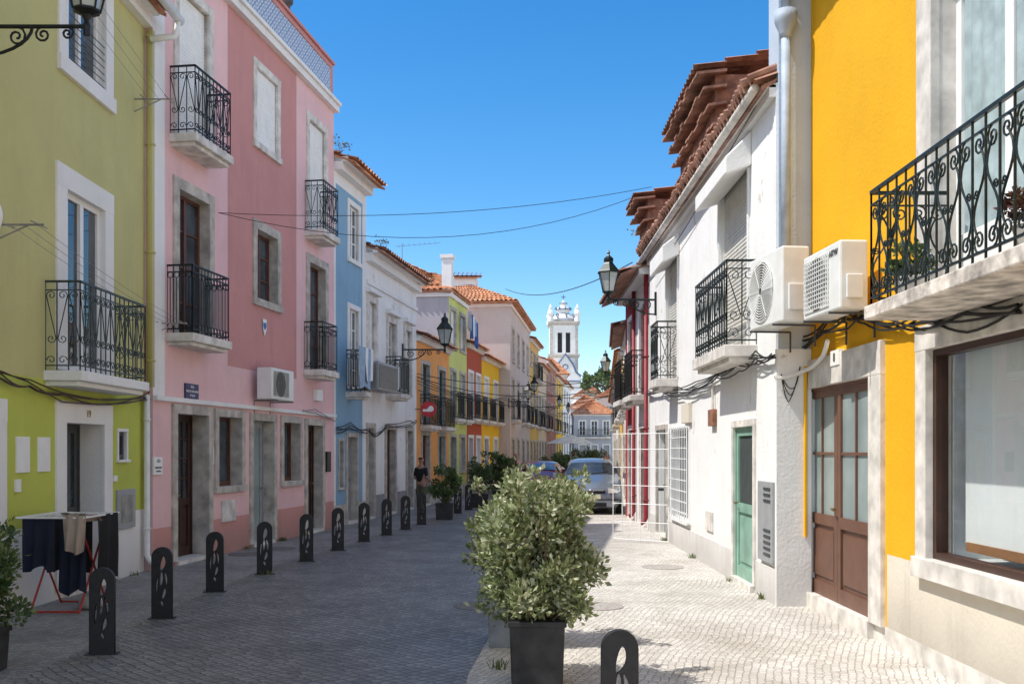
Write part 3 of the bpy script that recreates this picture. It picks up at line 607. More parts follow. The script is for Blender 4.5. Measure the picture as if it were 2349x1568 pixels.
# white right house
fR=Fac((3.05,11.5),(3.05,22.0),'R')
WR=stucco('chalk_white_render',(.88,.865,.84),.45,patch=(.66,.61,.55),patchamt=-.01)  # own white wall colour, slightly paler than the other white render
R=House('long white rendered house with weathered tiled eaves',fR,6.05,WR,depth=8)
a,b_=fR.uu(1652,1718); window(R,a,b_,3.12,5.6,WHITE,GLASS,WR,.05,.03,.14,2,1,kind='balcony_door',shut=.97,shm=SHUTB)
hd=MB()
hd.b8([fR.w(a-.15,5.42,0),fR.w(b_+.15,5.42,0),fR.w(b_+.15,5.3,.34),fR.w(a-.15,5.3,.34),fR.w(a-.15,5.85,0),fR.w(b_+.15,5.85,0),fR.w(b_+.15,5.52,.34),fR.w(a-.15,5.52,.34)]); hd.obj('shutter_hood',[WHITEL],R.root,bevel=.02)
a2,b2=fR.uu(1530,1556); window(R,a2,b2,3.12,5.5,WHITE,GLASS,WR,.05,.03,.14,2,1,kind='balcony_door',shut=.97,shm=SHUTB)
hd=MB(); hd.b8([fR.w(a2-.15,5.35,0),fR.w(b2+.15,5.35,0),fR.w(b2+.15,5.2,.32),fR.w(a2-.15,5.2,.32),fR.w(a2-.15,5.75,0),fR.w(b2+.15,5.75,0),fR.w(b2+.15,5.5,.32),fR.w(a2-.15,5.5,.32)]); hd.obj('shutter_hood',[WHITEL],R.root,bevel=.02)
balcony(R,fR.u(1588,.42),.85,2.95,.15,.42,1.05,STONEL,GREENIRON,'scroll',.15,.0095)
balcony(R,fR.u(1487,.42),fR.u(1556),2.95,.15,.42,1.05,STONEL,GREENIRON,'scroll',.15,.0095)
d0,d1=fR.uu(1685,1731); GD=plain('green_door_paint',(.22,.38,.30),.5,var=.25,scale=3)
dg=door(R,d0,d1,.08,2.1,GD,plain('dark_net',(.05,.06,.058),.7),STONEL,.09,.03,.06,1,.52,(1,1),label='pale green metal door with dark net upper panel')
a,b_=fR.uu(1543,1583); window(R,a,b_,.55,2.15,GREYP,GLASS,WR,.05,.03,.18,2,1)
g=MB()
for i in range(9): u=a+(b_-a)*i/8; g.tube([fR.w(u,.5,.06),fR.w(u,2.2,.06)],.012,4)
for i in range(10): z=.5+1.7*i/9; g.tube([fR.w(a,z,.06),fR.w(b_,z,.06)],.010,4)
g.obj('window_grille',[WHITE],R.root)
e0,e1=fR.uu(1508,1530); door(R,e0,e1,.06,2.2,GREYP,GLASS,STONE,.1,.03,.2,1)
fbox(R,'meter_box',fR.u(1747),fR.u(1780),.47,1.42,.0,.05,GREYP,.008)
b=MB()
for i in range(12):
    z=.55+i*.07
    if .85<z<1.12: continue
    b.fb(fR,fR.u(1777),fR.u(1762),z,z+.03,.05,.06)
b.obj('meter_box_vent',[DKGREY],R.root)
fbox(R,'gas_hatch',fR.u(1622),fR.u(1637),.55,.85,.0,.03,STONEL,.004); fbox(R,'junction_box',fR.u(1572),fR.u(1588),2.25,2.6,.0,.07,PL,.01)
wb=MB(); wb.fb(fR,fR.u(1645),fR.u(1634),2.15,2.4,.0,.07); wb.obj('wooden_box',[RUST],R.root,bevel=.01)
PLW=stucco('white_plinth',(.82,.80,.77),.7,patch=(.55,.52,.48),patchamt=.0)
for s0,s1 in ((0,d0-.1),(d1+.1,e0-.11),(e1+.11,fR.L)): fbox(R,'plinth',s0,s1,0,.42,-.01,.015,PLW)
cv=MB(); cv.tube([fR.w(fR.u(1641),2.4,.04),fR.w(fR.u(1641),2.95,.04)],.02,8); cv.obj('conduit',[STONEL],R.root)
cv=MB(); cv.tube([fR.w(.35,.5,.03),fR.w(.35,1.3,.03)],.014,6); cv.obj('conduit',[STONEL],R.root)
R.finish('gable',.22,1.9,tile=TILED,ch=.16,revmat=WR)
gt=MB(); gt.tube([fR.w(.1,6.0,.22),fR.w(fR.L,5.94,.22)],.055,10); gt.obj('gutter',[STONEL],R.root,smooth=True)
rr_=random.Random(11)
for (y0,y1) in ((2.15,5.2),(9.0,10.5)):
    at=MB(); at.fb(fR,y0+.12,y1-.1,6.1,6.98,-.6,.24); at.obj('attic_wall',[RUST],R.root)
    at=MB()
    at.corr(fR.w(y0,7.02,.54),fR.w(y1,7.02,.54),fR.w(y1,7.4,-1.2),fR.w(y0,7.4,-1.2),amp=.022,wl=.18)
    n=int((y1-y0)/.19)
    for (zl,ol) in ((6.24,.30),(6.5,.36),(6.74,.44),(6.94,.53)):
        for i in range(n):
            ua=y0+(y1-y0)*i/n; ub=ua+(y1-y0)/n-.006; o=ol+rr_.uniform(-.022,.022); dz=rr_.uniform(-.008,.008)
            at.b8([fR.w(ua,zl+dz,o),fR.w(ub,zl+dz,o),fR.w(ub,zl+dz+.04,.1),fR.w(ua,zl+dz+.04,.1),fR.w(ua,zl+.035+dz,o),fR.w(ub,zl+.035+dz,o),fR.w(ub,zl+.08+dz,.1),fR.w(ua,zl+.08+dz,.1)])
    at.obj('attic_roof',[TILED],R.root)
at=MB()
for i in range(int(fR.L/.17)):
    u=.08+i*.17; o=.30+.05*rr_.random(); z=6.10+rr_.uniform(-.01,.01); at.tube([fR.w(u,z,o),fR.w(u,z+.16,-.1)],[.05,.05],7)
    at.tube([fR.w(u+.085,z-.045,o-.05),fR.w(u+.085,z+.10,-.1)],[.045,.045],6)
at.obj('eaves_tile',[TILED],R.root)
# red trimmed house
REDP=plain('red_paint',(.22,.016,.024),.5)
fD=Fac((3.05,22.0),(3.08,27.0),'R')
D=House('white house with red drainpipes and red window frames',fD,5.9,WHITE2,depth=8)
D.zone(2.9,fD.L,0,5.9,stucco('dark_red_render',(.34,.05,.05),.3))
for (c,k) in ((1.2,0),(3.6,1)):
    window(D,c-.5,c+.5,3.05,5.1,REDP,GLASS,WHITEL,.12,.04,.1,2,3,kind='balcony_door'); balcony(D,c-.8,c+.8,2.9,.13,.4,1.0,STONEL,BLACK,'ring',.14,.009)
    door(D,c-.5,c+.5,.06,2.3,REDP,GLASS,STONEL,.12,.03,.18,1)
for u in (.15,2.5): pipe(D,u,.15,5.8,.07,.05,REDP)
D.finish('gable',.7,1.5,tile=TILED)
RP=lambda d:(.87+.09*d,d)
simple('white house with red roof beside the parked car',RP(27),RP(33),'R',5.3,WHITE2,2,((3.0,4.8),),balc=(0,),tile=TILED,ov=.6)
simple('white and grey house',RP(33),RP(40),'R',6.0,WR,3,((3.0,4.9),),balc=(0,))
simple('ochre house in the sun',RP(40),RP(50),'R',5.8,OCH,3,((3.0,4.9),),balc=(0,))
simple('pale house in the sun',RP(50),RP(62),'R',5.8,WHITE2,3,((3.0,4.9),),balc=(0,))
simple('cream house further along the street',RP(62),RP(80),'R',5.6,BEIGE,4,((3.0,4.9),))
fE=Fac((7.2,116.),(12.0,116.1),'L')
fE.n=Vector((0,-1)); fE.x3=Vector((1,0,0))
E=House('small grey tiled house with orange hipped roof closing the street',fE,5.9,stucco('grey_blue_tilework',(.42,.45,.49),.3),depth=6)
for c in (1.0,2.4,3.8):
    window(E,c-.35,c+.35,3.4,5.1,WHITE,GLASS,WHITEL,.12,.03,.15,2,3,kind='balcony_door'); door(E,c-.35,c+.35,.05,2.3,GREYP,GLASS,WHITEL,.12,.03,.15,1)
balcony(E,.5,4.3,3.1,.14,.5,.9,STONEL,GREYIRON,'ring',.2,.012)
E.finish('hip',.3,1.7)
def block(x0,x1,y0,y1,H,m,rise,label,tile=TILE,wins=True):
    f=Fac((x0,y0),(x1,y0+.001),'L'); f.n=Vector((0,-1)); f.x3=Vector((1,0,0)); h=House(label,f,H,m,depth=y1-y0)
    if wins:
        n=max(2,int((x1-x0)/2.4))
        for i in range(n):
            c=(x1-x0)*(i+.5)/n; window(h,c-.45,c+.45,H-2.6,H-1.1,WHITE,GLASS,STONEL,.12,.03,.15,2,2)
    h.finish('hip',.3,rise,tile=tile); return h
block(11.2,17.5,131,139,8.6,stucco('pink_pale',(.7,.58,.52),.3),1.8,'pale pink house with tiled roof on the rise')
block(9.6,14.2,150,158,9.8,WHITEL,1.8,'white house with tiled roof on the rise')
block(7.2,11.5,124,130,6.8,WHITEL,1.8,'white house with tiled roof behind')
block(-3.4,1.5,95,103,13.6,OCH,2.4,'ochre house with orange tiled roof behind the street')
block(2.6,6.2,112,120,10.2,BEIGE,2.2,'beige house with orange tiled roof behind the street')
# ================================================================== CHURCH
ch=thing('church',(10.4,200,0),'white baroque church with bell tower and ornate spire','church')
CW=stucco('church_white',(.74,.73,.71),.6); CB=plain('church_blue',(.10,.15,.26),.5)
b=MB(); x0,x1=7.7,13.3; 
b.ab(x0,x1,201,206.5,0,21.3); 
for (a,c) in ((x0,x0+1.5),(x1-1.5,x1),(10.15,10.85)): b.ab(a,c,201,203.2,21.3,27.2)
b.ab(x0,x1,203.2,206.5,21.3,27.2)
b.ab(x0+1.5,10.15,201,203.2,25.4,27.2); b.ab(10.85,x1-1.5,201,203.2,25.4,27.2)
tw=b.obj('bell_tower',[CW],ch)
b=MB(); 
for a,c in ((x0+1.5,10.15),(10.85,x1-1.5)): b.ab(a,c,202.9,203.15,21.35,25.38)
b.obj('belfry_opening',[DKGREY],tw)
b=MB()
for z in (20.6,27.2): b.ab(x0-.4,x1+.4,200.6,206.9,z,z+.4); b.ab(x0-.15,x1+.15,200.85,206.7,z-.35,z)
for a in (x0-.06,x1-.5): b.ab(a,a+.56,200.9,201.2,0,20.2); b.ab(a,a+.56,200.9,201.2,21.05,26.8)
b.obj('stone_band',[STONE],tw)
b=MB(); cx,cy=10.5,203.7
b.lathe((cx,cy,27.6),[(2.2,0),(2.5,.3),(2.45,.9),(1.9,1.5),(1.3,1.8),(1.15,2.1),(1.5,2.5),(1.35,3.1),(.7,3.4),(.6,3.6),(.8,3.9),(.45,4.2),(.15,4.4),(.1,4.8)],10); 
sp=b.obj('spire',[CW],ch)
b=MB()
for z,r in ((27.95,2.65),(29.25,1.5),(30.15,1.6),(31.45,.9)): b.lathe((cx,cy,z),[(r*.9,0),(r,.12),(r*.9,.24)],10)
b.tube([(cx,cy,32.0),(cx,cy,33.4)],.09,6); b.tube([(cx-.45,cy,32.9),(cx+.45,cy,32.9)],.09,6)
for k in range(8):
    a=k*math.pi/4+.2; X=Vector((math.cos(a),math.sin(a),0))
    b.tube(spiral(Vector((cx,cy,28.8))+X*2.3,X,Vector((0,0,1)),.6,1.3,0,1,10),.11,5); b.tube(spiral(Vector((cx,cy,30.4))+X*1.4,X,Vector((0,0,1)),.4,1.3,0,1,8),.10,5)
b.obj('spire_ornament',[CB],sp)
for xx in (x0+.1,x1-.1):
    for yy in (201.1,206.2):
        b=MB(); b.lathe((xx,yy,27.55),[(.6,0),(.6,.8),(.35,.95),(.7,1.6),(.55,2.1),(.2,2.4),(.38,2.8),(.05,3.6)],8); b.obj('pinnacle',[CW],tw)
b=MB(); gx0,gx1=7.6,13.6; gy=196
pts=[(gx0,0),(gx1,0),(gx1,16.2),(12.6,17.0),(12.0,18.6),(10.5,20.6),(9.0,18.6),(8.4,17.0),(gx0,16.2)]
n=len(pts); b.add([(x,gy,z) for x,z in pts]+[(x,gy+5,z) for x,z in pts],[tuple(range(n)),tuple(range(n,2*n))[::-1]]+[(i,(i+1)%n,n+(i+1)%n,n+i) for i in range(n)]); b.obj('gable_front',[CW],ch)
b=MB(); b.tube([(x,gy-.1,z) for x,z in pts[2:]],.2,5)
b.tube([(10.5+.5*math.cos(t*math.pi/6),gy-.05,18.0+.5*math.sin(t*math.pi/6)) for t in range(13)],.1,5); b.tube([(gx0,gy-.1,15.2),(gx1,gy-.1,15.2)],.15,5); b.obj('blue_moulding',[CB],ch)
b=MB(); b.ab(9.7,11.3,gy-.05,gy+.1,11,13.6); b.obj('church_window',[GLASS],ch)
# ================================================================== FOLIAGE
LEAF1=leafmat('shrub_leaf',(.12,.155,.055),(.28,.32,.14),(.62,.62,.44)); LEAF2=leafmat('dark_leaf',(.05,.09,.03),(.10,.16,.055),(.24,.30,.12)); TWIG=plain('twig',(.12,.08,.05),.9)
def foliage(c,rx,ry,rz,n,leaf,seed,nc=34,spikes=0,loose=1.):
    rnd=random.Random(seed); c=Vector(c); b=MB(); tw=MB(); cl=[]
    for i in range(nc):
        while True:
            d=Vector((rnd.uniform(-1,1),rnd.uniform(-1,1),rnd.uniform(-1,1)))
            if .2<d.length<1: break
        d=d.normalized()*(.38+.62*loose*rnd.random()); p=c+Vector((d.x*rx,d.y*ry,d.z*rz)); cl.append((p,rnd.uniform(.13,.30)))
    for i in range(spikes):
        a=rnd.random()*6.28; q=rnd.uniform(.2,1.0); cl.append((c+Vector((rx*q*math.cos(a),ry*q*math.sin(a),rz*rnd.uniform(.55,1.15))),.115))
    base=c-Vector((0,0,rz*1.05)); R=(rx+ry+rz)/3
    for p,r in cl:
        mid=base.lerp(p,.5)+Vector((rnd.gauss(0,.03),rnd.gauss(0,.03),.03)); tw.tube([base+Vector((rnd.gauss(0,.04),rnd.gauss(0,.04),0)),mid,p],[.012*R*2,.008*R*2,.004*R*2],4,caps=False)
    per=n//len(cl)
    for p,r in cl:
        for k in range(int(per*(r/.2)**1.3) if r>.12 else per//3):
            d=Vector((rnd.gauss(0,1),rnd.gauss(0,1),rnd.gauss(0,1))).normalized()
            q=p+d*(R*r*rnd.random()**.4*(1 if rnd.random()<.88 else 1.5))
            s=leaf*rnd.uniform(.6,1.25); ax=(d+Vector((rnd.gauss(0,.5),rnd.gauss(0,.5),.5+rnd.gauss(0,.4)))).normalized(); sd=ax.cross(Vector((rnd.gauss(0,1),rnd.gauss(0,1),rnd.gauss(0,1)))).normalized(); nn=ax.cross(sd)
            b.add([q,q+ax*s*.5+sd*s*.28+nn*s*.06,q+ax*s,q+ax*s*.5-sd*s*.28+nn*s*.06],[(0,1,2),(0,2,3)])
    return b,tw
def potted(loc,label,pw,pl,ph,rx,ry,rz,n,leaf,seed,lm,pm,nc=34,spikes=0,zc=None,dx=0):
    r=thing('potted_shrub',loc,label,'plant','shrubs in planters along the street')
    b=MB(); x,y,z=loc; t=.92
    b.b8([(x-pw/2*t,y-pl/2*t,0),(x+pw/2*t,y-pl/2*t,0),(x+pw/2*t,y+pl/2*t,0),(x-pw/2*t,y+pl/2*t,0),(x-pw/2,y-pl/2,ph),(x+pw/2,y-pl/2,ph),(x+pw/2,y+pl/2,ph),(x-pw/2,y+pl/2,ph)])
    b.ab(x-pw/2-.012,x+pw/2+.012,y-pl/2-.012,y+pl/2+.012,ph-.04,ph+.006); b.obj('planter',[pm],r,bevel=.008)
    fo,tw=foliage((x+dx,y,zc or ph+rz*.92),rx,ry,rz,n,leaf,seed,nc,spikes)
    tw.tube([(x,y,ph*.5),(x,y,ph+.2)],.02,6); tw.obj('stem',[TWIG],r); fo.obj('crown',[lm],r,recalc=False)
    return r
PLB=plain('planter_black',(.026,.026,.028),.55,var=.5,scale=8); PLG=plain('planter_weathered',(.20,.22,.25),.6,var=.3)
potted((.19,7.72,0),'shrub in a black planter in the middle of the paving',.42,.46,.50,.50,.47,.58,13500,.056,3,LEAF1,PLB,58,22,zc=.93,dx=.02)
potted((.08,9.3,0),'shrub in a weathered grey planter behind another',.62,.6,.6,.5,.5,.46,7000,.055,8,LEAF1,PLG,36,8,zc=1.03)
potted((-4.33,7.95,0),'shrub in a dark planter beside the bollards',.4,.5,.35,.38,.45,.50,7000,.055,5,LEAF2,PLB,34,6,zc=.72)
for i,(px,d,lab,w,hh) in enumerate(((1020,25.6,'shrub in a dark planter beside the bollards',.40,.62),(1100,31,'shrub in a dark planter along the road',.5,.7),(1150,38,'leafy shrub in planter along the road',.7,.75),(1300,22.5,'small shrub in planter near the parked cars',.38,.5),(1265,55,'shrubs by the cafe terrace',1.0,.7),(1295,60,'shrubs by the cafe terrace',1.0,.7),(1335,66,'shrubs by the cafe terrace',1.1,.8),(1362,72,'shrubs by the cafe terrace',1.1,.9))):
    potted((kx(px)*d,d,0),lab,w*1.1,w*1.2,.42,w,w*.9,hh*.8,3200,.075 if d<35 else .12,20+i,LEAF2 if i!=3 else LEAF1,PLB,24,4)
tr=thing('tree',(14.0,150,0),'distant dark green tree above the rooftops','tree'); b=MB(); b.tube([(14,150,0),(14,150,8),(14.2,150,11)],[.4,.3,.15],8); b.obj('trunk',[TWIG],tr); fo,tw=foliage((14.,150,12.2),3.2,2.5,2.2,3500,.45,77,26); tw.obj('limb',[TWIG],tr); fo.obj('crown',[LEAF2],tr,recalc=False)
for i,(p,s) in enumerate(((fB.w(.2,8.75,.1),.28),(fW.w(.4,7.05,.3),.25),(fW.w(4.6,6.9,.3),.3),(fR.w(9.4,6.2,.3),.3))):
    fo,tw=foliage(p,s,s*1.3,s*.8,260,.05,100+i,10,5)
    o=fo.obj('roof_weed',[leafmat('dry_leaf',(.14,.12,.05),(.20,.17,.09),(.12,.16,.06))],None,label='dry weed growing on the roof tiles',cat='plant',recalc=False); o['kind']='stuff'
# ================================================================== BOLLARDS
def make_bollard(loc):
    cu=bpy.data.curves.new('c','CURVE'); cu.dimensions='2D'; cu.fill_mode='BOTH'; cu.extrude=.022; cu.bevel_depth=.003; cu.bevel_resolution=1; w=.105; h=.76
    def poly(p):
        s=cu.splines.new('POLY'); s.points.add(len(p)-1)
        for i,(x,y) in enumerate(p): s.points[i].co=(x,y,0,1)
        s.use_cyclic_u=True
    poly([(-w,0),(w,0)]+[(w*math.cos(a*math.pi/14),h-w+w*math.sin(a*math.pi/14)) for a in range(15)])
    def alm(cx,cy,l,wd,ang,bend=0):
        p=[]
        for i in range(18):
            t=i/18*2*math.pi; x=wd*math.sin(t)*abs(math.sin(t))**.3*.5; y=l/2*math.cos(t); x+=bend*(1-(2*y/l)**2)
            p.append((cx+x*math.cos(ang)-y*math.sin(ang),cy+x*math.sin(ang)+y*math.cos(ang)))
        poly(p)
    alm(.0,.59,.17,.06,-.2,.010); alm(.032,.43,.17,.032,.12,.01); alm(-.012,.43,.17,.035,-.05,.006); alm(-.048,.36,.20,.026,-.08,-.006); alm(.014,.27,.13,.040,-.25,.008); alm(.0,.165,.07,.035,.35,0)
    o=bpy.data.objects.new('c',cu); COL.objects.link(o); r=thing('bollard',loc,'black iron bollard with rounded top and leaf cut-outs','bollard','iron bollards lining the road'); LOCALROOT.add(r.name)
    n=eval_mesh(o,'post',[plain('bollard_black',(.016,.016,.018),.5,.1,var=.3,scale=20)],r); M=Matrix(((1,0,0,0),(0,0,-1,0),(0,1,0,0),(0,0,0,1))); n.data.transform(M)
    b=MB(); b.ab(-.14,.14,-.06,.06,0,.012); b.obj('base_plate',[PLB],r)
    return r
B0=make_bollard((-3.6,8.75,0)); B0.rotation_euler=(0,0,.12)
for (px,py) in ((372,1418),(493,1357),(607,1317),(703,1287),(775,1262),(835,1242),(887,1227),(930,1214),(967,1203),(1050,1177),(1075,1169)):
    d=4111/(py-1030); dup(B0,(kx(px)*d,d,0),rz=.12+random.uniform(-.06,.06))
dup(B0,(.62,5.74,0),rz=-.03,label='black iron bollard standing on the sunlit paving')
def manhole(px,py,r,m,lab='round iron manhole cover set in the paving'):
    d=4111/(py-1030); b=MB(); c=(kx(px)*d,d,.0); b.lathe(c,[(r,.0),(r,.008),(r*.93,.008),(r*.93,.0065),(.01,.0065)],28); t=thing('manhole_cover',c,lab,'manhole cover','manhole covers'); b.obj('cover',[m],t)
MH1=plain('manhole_worn',(.16,.15,.14),.7,var=.4,scale=40,bump=.5); MH2=plain('manhole_pale',(.36,.33,.30),.7,var=.4,scale=40,bump=.5)
for a in ((1105,1389,.33,MH1),(1370,1390,.30,MH2),(1520,1300,.32,MH2),(567,1271,.32,MH1),(640,1258,.30,MH1)): manhole(*a)
# ================================================================== STREET LAMPS
LGL=glassmat('lantern_glass',(.36,.40,.38),.15,(.6,.62,.6))
def lamp(W,dirv,alen,label,s=1.,m=BLACK):
    W=Vector(W); X=Vector((dirv[0],dirv[1],0)).normalized(); Z=Vector((0,0,1)); r=thing('street_lamp',W,label,'street lamp','wall mounted lantern street lamps')
    b=MB(); E=W+X*alen
    b.tube([W,E],.02*s,6); b.tube([W-Z*.3*s,W+Z*.15*s],.025*s,6)
    b.tube([W-Z*.28*s]+[W+X*(alen*.55*math.sin(t*math.pi/16))+Z*(-.28*s*math.cos(t*math.pi/16)) for t in range(1,9)],.015*s,5)
    for (cx,R,sg) in ((.2,.10,1),(.42,.09,-1),(.64,.075,1),(.84,.06,-1)):
        b.tube(spiral(W+X*(alen*cx)-Z*(R*s),X,Z,R*s,1.5,math.pi/2,sg,14),.011*s,5)
    b.obj('bracket',[m],r)
    a0=math.pi/6
    b=MB(); b.lathe(E,[(.03*s,-.08*s),(.035*s,.0),(.02*s,.05*s),(.05*s,.10*s),(.12*s,.13*s),(.12*s,.15*s)],8)
    for k in range(6):
        a=k*math.pi/3+a0; D=Vector((math.cos(a),math.sin(a),0)); b.tube([E+D*.115*s+Z*.14*s,E+D*.20*s+Z*.5*s],.010*s,4)
    b.lathe(E+Z*.5*s,[(.215*s,0),(.235*s,.015*s),(.20*s,.06*s),(.11*s,.17*s),(.09*s,.20*s),(.10*s,.23*s),(.10*s,.28*s),(.04*s,.33*s),(.02*s,.36*s),(.035*s,.39*s),(.005*s,.45*s)],6,a0=a0)
    l=b.obj('lantern',[m],r)
    b=MB(); b.lathe(E,[(.105*s,.15*s),(.19*s,.5*s)],6,a0=a0); b.obj('lantern_glass',[LGL],l)
    return r
def wl(f,px,z): return f.w(f.u(px),z,.02)
lamp((-5.43,9.9,6.0),(1,.0),1.2,'black lantern on a scrolled bracket on the green house',1.1)
lamp(wl(fW,922,4.68),(1,.0),1.22,'black lantern on a scrolled bracket on the white house',1.15,GREENIRON)
lamp((3.03,21.0,4.95),(-1,-.05),1.0,'green black lantern on a bracket over the sunny side',1.1,GREENIRON)
lamp((-.15,45.9,4.0),(1,-.1),.9,'black lantern on a bracket on the beige house',1.0)
lamp((.32,50,4.6),(1,0),.8,'black lantern on a bracket on the beige house'); lamp((LP2(69)[0],69.,4.7),(1,0),.9,'black lantern on a bracket'); lamp((LP2(80)[0],80.,4.7),(1,0),.9,'black lantern on a bracket')
lamp((4.6,41.,4.85),(-1,0),.75,'green black lantern above the sunny pavement',1.1,GREENIRON)
# ================================================================== AC UNITS
ACW=plain('ac_white',(.76,.76,.73),.4,var=.06); ACG=plain('ac_grille',(.22,.22,.2),.5)
def ac(p_far,p_near,z0,h,dep,label,kind='round',txt=None,nrm=None):
    A=Vector((p_far[0],p_far[1],0)); B=Vector((p_near[0],p_near[1],0)); X=(B-A).normalized(); L=(B-A).length; Z=Vector((0,0,1))
    n=Vector((X.y,-X.x,0)) if nrm is None else Vector((nrm[0],nrm[1],0)).normalized()
    r=thing('air_conditioner',(A.x,A.y,z0),label,'air conditioner','air conditioning units on the walls')
    def P(x,y,z): return A+X*x-n*y+Z*(z0+z)
    b=MB(); b.b8([P(0,0,0),P(L,0,0),P(L,dep,0),P(0,dep,0),P(0,0,h),P(L,0,h),P(L,dep,h),P(0,dep,h)]); b.obj('casing',[ACW],r,bevel=.02)
    b=MB(); cx,cz=L*.38,h*.5; R=min(h*.43,L*.36)
    if kind=='round':
        for i in range(11):
            rr=R*(1-i*.085); b.tube([P(cx+rr*math.cos(t*math.pi/12),-.015,cz+rr*math.sin(t*math.pi/12)) for t in range(25)],.006,4,caps=False)
        for k in range(6): a=k*math.pi/3; b.tube([P(cx+.05*math.cos(a),-.02,cz+.05*math.sin(a)),P(cx+R*math.cos(a),-.02,cz+R*math.sin(a))],.005,4)
    else:
        n_=11
        for i in range(n_+1):
            x=L*.06+(L*.66)*i/n_; z=h*.12+(h*.76)*i/n_
            b.tube([P(x,-.012,h*.12),P(x,-.012,h*.88)],.006,4); b.tube([P(L*.06,-.015,z),P(L*.72,-.015,z)],.006,4)
    b.obj('fan_grille',[ACW if kind!='dark' else ACG],r)
    b=MB()
    b.add([P(cx,-.004,cz)]+[P(cx+R*.95*math.cos(t*math.pi/12),-.004,cz+R*.95*math.sin(t*math.pi/12)) for t in range(24)],[(0,i+1,(i+1)%24+1) for i in range(24)]); b.obj('fan',[plain('fan_shade',(.13,.13,.12),.6) if kind!='dark' else DKGREY],r)
    b=MB(); b.b8([P(L+.004,dep*.2,h*.15),P(L+.03,dep*.2,h*.15),P(L+.03,dep*.8,h*.15),P(L+.004,dep*.8,h*.15),P(L+.004,dep*.2,h*.5),P(L+.03,dep*.2,h*.5),P(L+.03,dep*.8,h*.5),P(L+.004,dep*.8,h*.5)]); b.obj('valve_cover',[ACW],r,bevel=.01)
    b=MB()
    for x in (.15*L,.85*L): b.tube([P(x,-.05,-.02),P(x,dep+.12,-.02)],.015,4); b.tube([P(x,dep+.12,-.02),P(x,dep+.12,-.25)],.012,4)
    b.obj('bracket',[DKGREY],r)
    if txt: text(txt,.085,DKGREY,r,P(L*.85,-.006,h*.84),X)
    return r
a1=ac((2.73,11.5-.08),(2.85,10.5),3.15,.80,.30,'large white air conditioner with round fan grille','round',None,(-1,-.1))
ac((2.97,10.15),(3.03,9.2),3.1,.64,.27,'white air conditioner with square grille on the yellow house','square','HTW',(-1,-.06))
u0,u1=fP.uu(622,672,.4); q0=fP.w(u0,0,.42); q1=fP.w(u1,0,.42); ac((q0.x,q0.y),(q1.x,q1.y),2.72,.58,.3,'white air conditioner with dark fan grille on the pink wall','dark',None,(fP.n.x,fP.n.y))
u0,u1=fW.uu(872,916,.5); q0=fW.w(u0,0,.5); q1=fW.w(u1,0,.5)
lv=thing('ventilation_unit',(q0.x,q0.y,3.3),'large grey louvred air conditioning unit on brackets','air conditioner'); b=MB(); b.fb(fW,u0,u1,3.3,4.0,.0,.45); b.obj('casing',[GREYP],lv,bevel=.01); b=MB()
for i in range(12): z=3.36+i*.05; b.fb(fW,u0+.04,u1-.04,z,z+.02,.45,.48); b.fb(fW,u0-.03,u0,z,z+.02,.05,.4)
b.obj('louvres',[ACG],lv)
ac((3.45,28.3),(3.42,27.5),4.6,.6,.3,'white air conditioner high on the wall','round',None,(-1,0))
# ================================================================== CABLES
def cable(pts,r,label,m=CABLE,sag=0,n=16):
    b=MB(); P=[]
    for i in range(len(pts)-1):
        A,B=Vector(pts[i]),Vector(pts[i+1])
        for k in range(n+(i==len(pts)-2)):
            t=k/n; p=A.lerp(B,t); p.z-=sag*4*t*(1-t); P.append(p)
    b.tube(P,r,5,caps=False); return b.obj('overhead_cable',[m],None,label=label,cat='cable',group='cables strung along and across the street')
cable([fP.w(fP.u(497),5.8,.03),(2.9,20.7,7.25)],.006,'thin black cable strung across the street',sag=.25)
cable([fP.w(fP.u(497),5.8,.03),(2.75,21.3,7.25)],.006,'thin black cable strung across the street',sag=.65)
cable([(-.3,46,9.2),(2.9,24,6.3)],.014,'twisted black cable strung across the street',sag=.5)
for k in range(3): cable([(-2.9,30.3,4.1-k*.1),(3.6,31+k,4.1-k*.2)],.012,'black cable sagging across the street',sag=.35+.15*k)
for k in range(3): cable([fW.w(5.1,4.0-k*.2,.1),(-.1,46.,4.1+.1*k),(1.0,56.8,4.5),(6,100,5)],.014,'black cable following the house fronts',sag=.3,n=8)
cable([(1.0,57,6),(5.4,52,5.2)],.02,'black cable across the far street',sag=.4); cable([(1.6,62,5.4),(6.4,60,5.2)],.02,'black cable across the far street',sag=.4)
rnd=random.Random(4)
def wallcable(f,pp,nn,r,label,o=.05,m=CABLE,jit=.05):
    for k in range(nn):
        P=[f.w(f.u(px,o),f.z(px,py,o)+rnd.gauss(0,jit),o+rnd.uniform(0,.05)) for px,py in pp]; cable(P,r,label,m,sag=rnd.uniform(.0,.05),n=5)
wallcable(fG,[(-60,835),(0,858),(60,880),(140,905),(240,918),(345,905)],5,.009,'tangled dark cable along the green wall',m=DKWOOD)
wallcable(fR,[(1485,903),(1520,893),(1560,890),(1600,882),(1650,858),(1700,838),(1740,828),(1779,815)],6,.010,'bundle of dark cables along the white wall')
wallcable(fY,[(1850,790),(1900,750),(1950,728),(1990,722),(2050,738),(2120,738),(2220,722),(2349,700)],6,.011,'bundle of dark cables under the balcony')
cable([fY.w(fY.u(1920),2.95,.1),fY.w(fY.u(1905),2.8,.09),fY.w(fY.u(1865),2.7,.1),(3.0,11.38,2.62)],.025,'white plastic hose from the air conditioner',PIPEW,sag=.03,n=5)
wallcable(fB,[(772,985),(800,975),(840,990)],4,.012,'tangled cable on the blue wall'); wallcable(fW,[(843,985),(860,1000),(885,975),(940,972),(954,968)],3,.012,'cable along the white wall')
